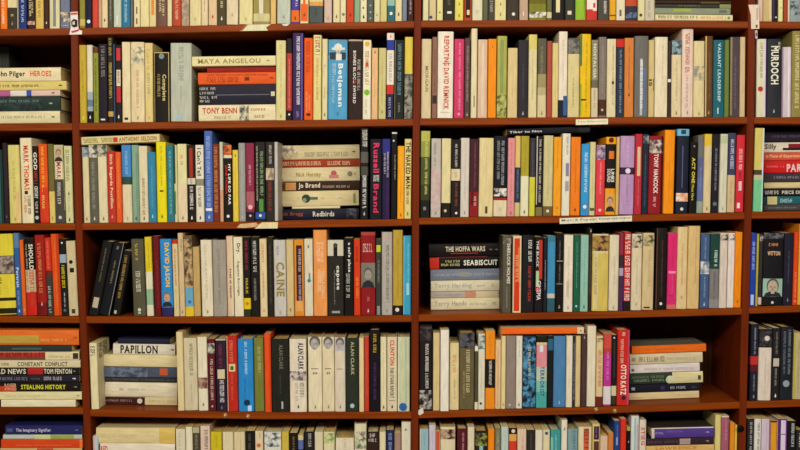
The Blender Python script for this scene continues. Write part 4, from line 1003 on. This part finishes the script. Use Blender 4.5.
# flat books: build each stack from the bottom so that every book lies on the one below
for key, grp in by_run.items():
    if 'pend' not in grp[0]: continue
    prev = None
    for b in reversed(grp):
        name, w, h, d, base, marks, rr, hard, tilt, Y, xc, zb, zt = b['pend']
        shelf = SH[b['lv']+1][b['bay']]
        if b['k'] == 'flat':
            if prev is None: zlow = lerp(shelf, xc)[0]+.0008 if b['lv'] < 5 else zb
            else: zlow = prev[1]+(xc-prev[0])*math.tan(tilt)+.0003
            if prev is None and b['lv'] == 5:   # the hidden lower part of the stack is one more thick book on the shelf
                zlow = zb
            w = max(.004, zt-zlow)
        else: zlow = zb
        ro = make_book(name, w, h, d, base, marks, rr, hard)
        zc = zlow+w/2
        # local z runs towards -x, local x towards +z
        ro.rotation_euler = (0, -math.pi/2-tilt, 0)
        ro.location = (xc+h/2*math.cos(tilt), Y, zc+h/2*math.sin(tilt))
        prev = (xc, zlow+w)
        b['ro'] = ro
        tag(ro, label_of(b), 'book', f"books lying flat on the {SHELFNAME[b['lv']]} shelf")
# ------------------------------------------------------------------ papers, stickers and pins on the woodwork
def paper(name, pts, cols, Y, label, cat='label', group=None, text=None):
    """thin paper on the front: pts (u, v) outline, cols [(hex, outline or None)]"""
    root = bpy.data.objects.new(name, None); COL.objects.link(root)
    x0, z0 = at(sum(p[0] for p in pts)/len(pts), max(p[1] for p in pts), Y); root.location = (x0, Y, z0)
    def sheet(pp, y, m, nm, th=.0004):
        mb = MB(); q = [at(u, v, Y) for u, v in pp]; n = len(q)
        V = [(x-x0, y, z-z0) for x, z in q]+[(x-x0, y+th, z-z0) for x, z in q]
        Fs = [tuple(range(n-1, -1, -1)), tuple(range(n, 2*n))]+[(i, (i+1) % n, n+(i+1) % n, n+i) for i in range(n)]
        mb.add(V, Fs, m); return mb.build(nm, root)
    sheet(pts, 0, mat(cols[0][0]), 'paper')
    for i, (hx, pp, nm) in enumerate(cols[1:]): sheet(pp, -.00012*(i+1), mat(hx), nm, .0001)
    if text:
        (ua, va), (ub, vb), hgt, hx, s = text
        P, Fs = text2d(s, False) if s else faint2d(26, R)
        xa, za = at(ua, va, Y); xb, zb = at(ub, vb, Y); L = hgt*.00254
        V = [(xa+(xb-xa)*p-x0, -.0002, za+(zb-za)*p+L*q-z0) for p, q in P]
        mb = MB(); mb.add(V, Fs, mat(hx, 'ink')); mb.build('lettering', root)
    tag(root, label, cat, group); return root
paper('paper_sticker', [(70.4, 12), (77.6, 11.6), (78, 22), (78.6, 29.5), (82.2, 31), (81.8, 34.4), (69.4, 34.6), (70.6, 28)],
      [('e6dcd0',), ('c8504a', [(70.8, 12.8), (77.4, 12.4), (77.4, 14.6), (70.8, 15)], 'printed_band'), ('3a1c18', [(71.2, 21), (74, 18.8), (77.4, 20), (77.6, 26.6), (74, 27.6), (71.4, 26)], 'printed_patch'),
       ('d8c8b8', [(72.4, 22), (74.6, 21), (75, 24.4), (72.6, 25)], 'printed_face'), ('c03848', [(71, 31.4), (78.8, 29.2), (79, 31), (72.4, 33)], 'printed_stripe')], -.0021,
      'torn white sticker with black and red print wrapped on upright below top edge', 'sticker')
paper('paper_sticker', [(748.4, 4.8), (758.8, 4.6), (759.4, 28.8), (751.2, 28.9), (750.8, 15)],
      [('e0cdb4',), ('6a4a40', [(755.6, 25), (757.6, 24.4), (757.8, 27.6), (755.8, 28)], 'printed_mark'), ('c8a890', [(756, 8), (758, 8), (758.2, 20), (756.2, 20)], 'printed_stripe')], -.0021,
      'tall torn cream paper strip stuck on far upright', 'sticker')
paper('paper_sticker', [(755, 30.6), (757.4, 30), (757.6, 38.4), (755.4, 38.8)], [('c8b8b0',), ('5a4a58', [(755.6, 33), (757, 32.8), (757.2, 36), (755.8, 36.2)], 'printed_mark')], -.0021,
      'tiny pale scrap of sticker just below the tall cream strip', 'sticker')
paper('shelf_label', [(240, 31), (246.4, 24.6), (271, 24.2), (266, 27.4), (268, 30.6)], [('d8d2a8',), ('b84a38', [(240.4, 30.6), (246.2, 25), (248, 25), (242, 30.8)], 'torn_edge')], -.0012,
      'torn pale paper label on edge of uppermost board', 'label', None)
paper('shelf_label', [(281.6, 24), (289.6, 23.6), (287, 26), (283.6, 25.8)], [('d8d4c0',)], -.0012, 'tiny white scrap of paper on uppermost board near torn label', 'label')
paper('shelf_label', [(236.6, 227.6), (240, 224), (256, 222.6), (258, 224.6), (255, 227), (244, 228)], [('cda878',)], -.0012, 'torn brownish paper scrap on board under third shelf', 'label')
paper('shelf_label', [(254.6, 228.6), (259, 224.4), (262, 222.4), (278, 222.2), (277.6, 228.4)], [('dccb98',)], -.0012, 'torn cream paper label beside brownish scrap on third shelf board', 'label')
paper('shelf_label', [(575.8, 119.4), (608, 118.6), (608, 124.2), (575.8, 125)], [('e4dcb4',)], -.0012, 'white typed label strip on board under second shelf', 'label', None, ((577.6, 122.8), (606, 122.1), 1.8, '3a3428', 'Travel & Exploration'))
paper('shelf_label', [(559.6, 218.2), (632, 215.6), (632, 221.2), (559.6, 224)], [('dcd6b8',)], -.0012, 'long white handwritten label strip on board under third shelf', 'label', None, ((561.6, 222.2), (630.6, 219.2), 2.8, '3a3838', 'Music & Popular Entertainment'))
paper('paper_scrap', [(418.6, 410), (423, 407.6), (423.6, 413), (420, 415.4), (418.2, 414)], [('ddd2bc',)], -.0025, 'small crumpled white paper scrap at foot of scribbled black book', 'paper')
BRASS, _nt, _b = nodes('brass_pin'); _b.inputs['Base Color'].default_value = lin('b08a58')+[1]; _b.inputs['Metallic'].default_value = .6; _b.inputs['Roughness'].default_value = .35
for (u, v), lab in (((225, 415.8), 'brass drawing pin under dark plum book on fifth shelf edge'), ((247.8, 416.6), 'brass drawing pin under bright blue book on fifth shelf edge'),
                    ((596.4, 409.8), 'drawing pin below cream book with red capitals on fifth shelf edge'), ((615, 411.2), 'pale drawing pin below red book on fifth shelf edge')):
    ro = bpy.data.objects.new('drawing_pin', None); COL.objects.link(ro); x, z = at(u, v, 0); ro.location = (x, 0, z)
    tag(ro, lab, 'pin', 'drawing pins on the fifth shelf edge')
    for nm, prof in (('head', [(0, -.0042), (.0028, -.0038), (.0046, -.0022), (.005, -.0006), (.004, -.0004)]), ('collar', [(.0042, -.0005), (.0058, -.0004), (.006, -.0001)])):
        mb = MB(); V, Fs = [], []; n = 14
        for r_, y in prof: V += [(r_*math.cos(2*math.pi*i/n), y, r_*math.sin(2*math.pi*i/n)) for i in range(n)]
        for j in range(len(prof)-1):
            for i in range(n): Fs.append((j*n+i, j*n+(i+1) % n, (j+1)*n+(i+1) % n, (j+1)*n+i))
        mb.add(V, Fs, BRASS); mb.build(nm, ro, True)
# dark round plug in the far upright
x, z = at(740.4, 428.6, 0); mb = MB(); n = 20; V, Fs = [], []
for r_, y in ((0.0, -.004), (.006, -.0042), (.0088, -.003), (.0092, -.0016)): V += [(x+r_*math.cos(2*math.pi*i/n), y, z+r_*math.sin(2*math.pi*i/n)) for i in range(n)]
for j in range(3):
    for i in range(n): Fs.append((j*n+i, j*n+(i+1) % n, (j+1)*n+(i+1) % n, (j+1)*n+i))
mb.add(V, Fs, mat('0e0806')); o = mb.build('hole_plug', case, True); o['label'] = 'round black plug'
# ------------------------------------------------------------------ room
def plain(name, hx, rough=.9):
    m, nt, b = nodes(name); b.inputs['Roughness'].default_value = rough
    no = nt.nodes.new('ShaderNodeTexNoise'); no.inputs['Scale'].default_value = 40; rp = nt.nodes.new('ShaderNodeValToRGB'); c = lin(hx)
    rp.color_ramp.elements[0].color = [q*.85 for q in c]+[1]; rp.color_ramp.elements[1].color = [q*1.1 for q in c]+[1]
    nt.links.new(no.outputs['Fac'], rp.inputs['Fac']); nt.links.new(rp.outputs['Color'], b.inputs['Base Color']); return m
mb = MB(); mb.add(*box_vf(-4, 4, -7, .5, -.05, 0), plain('carpet', 'a89880')); o = mb.build('floor'); tag(o, None, None, None, 'structure')
mb = MB(); mb.add(*box_vf(-3, 3, .3, .4, 0, 3.0), plain('plaster', 'c8b898')); o = mb.build('wall_back'); tag(o, None, None, None, 'structure')
def area(name, loc, tgt, sx, sy, e, col):
    l = bpy.data.lights.new(name, 'AREA'); l.shape = 'RECTANGLE'; l.size = sx; l.size_y = sy; l.energy = e; l.color = col
    o = bpy.data.objects.new(name, l); COL.objects.link(o); o.location = loc
    o.rotation_euler = (Vector(tgt)-Vector(loc)).to_track_quat('-Z', 'Y').to_euler()
area('ceiling_light', (-1.1, -3.5, 2.72), (-.1, 0, 1.2), 1.5, .6, 77, (1, .968, .90))
area('ceiling_light', (1.1, -3.5, 2.72), (.1, 0, 1.2), 1.5, .6, 65, (1, .965, .935))
area('ceiling_light', (0, -1.5, 2.95), (0, 0, .9), 2.4, .5, 8, (1, .965, .9))  # added fill lamp, unseen, brightens the tops of the books
w = bpy.data.worlds.new('room_ambience'); S.world = w; w.use_nodes = True
w.node_tree.nodes['Background'].inputs['Color'].default_value = (1, .96, .9, 1); w.node_tree.nodes['Background'].inputs['Strength'].default_value = .15
S.view_settings.view_transform = 'Standard'; S.view_settings.look = 'None'; S.view_settings.exposure = 0.0; S.view_settings.gamma = 1; S.view_settings.use_curve_mapping = False
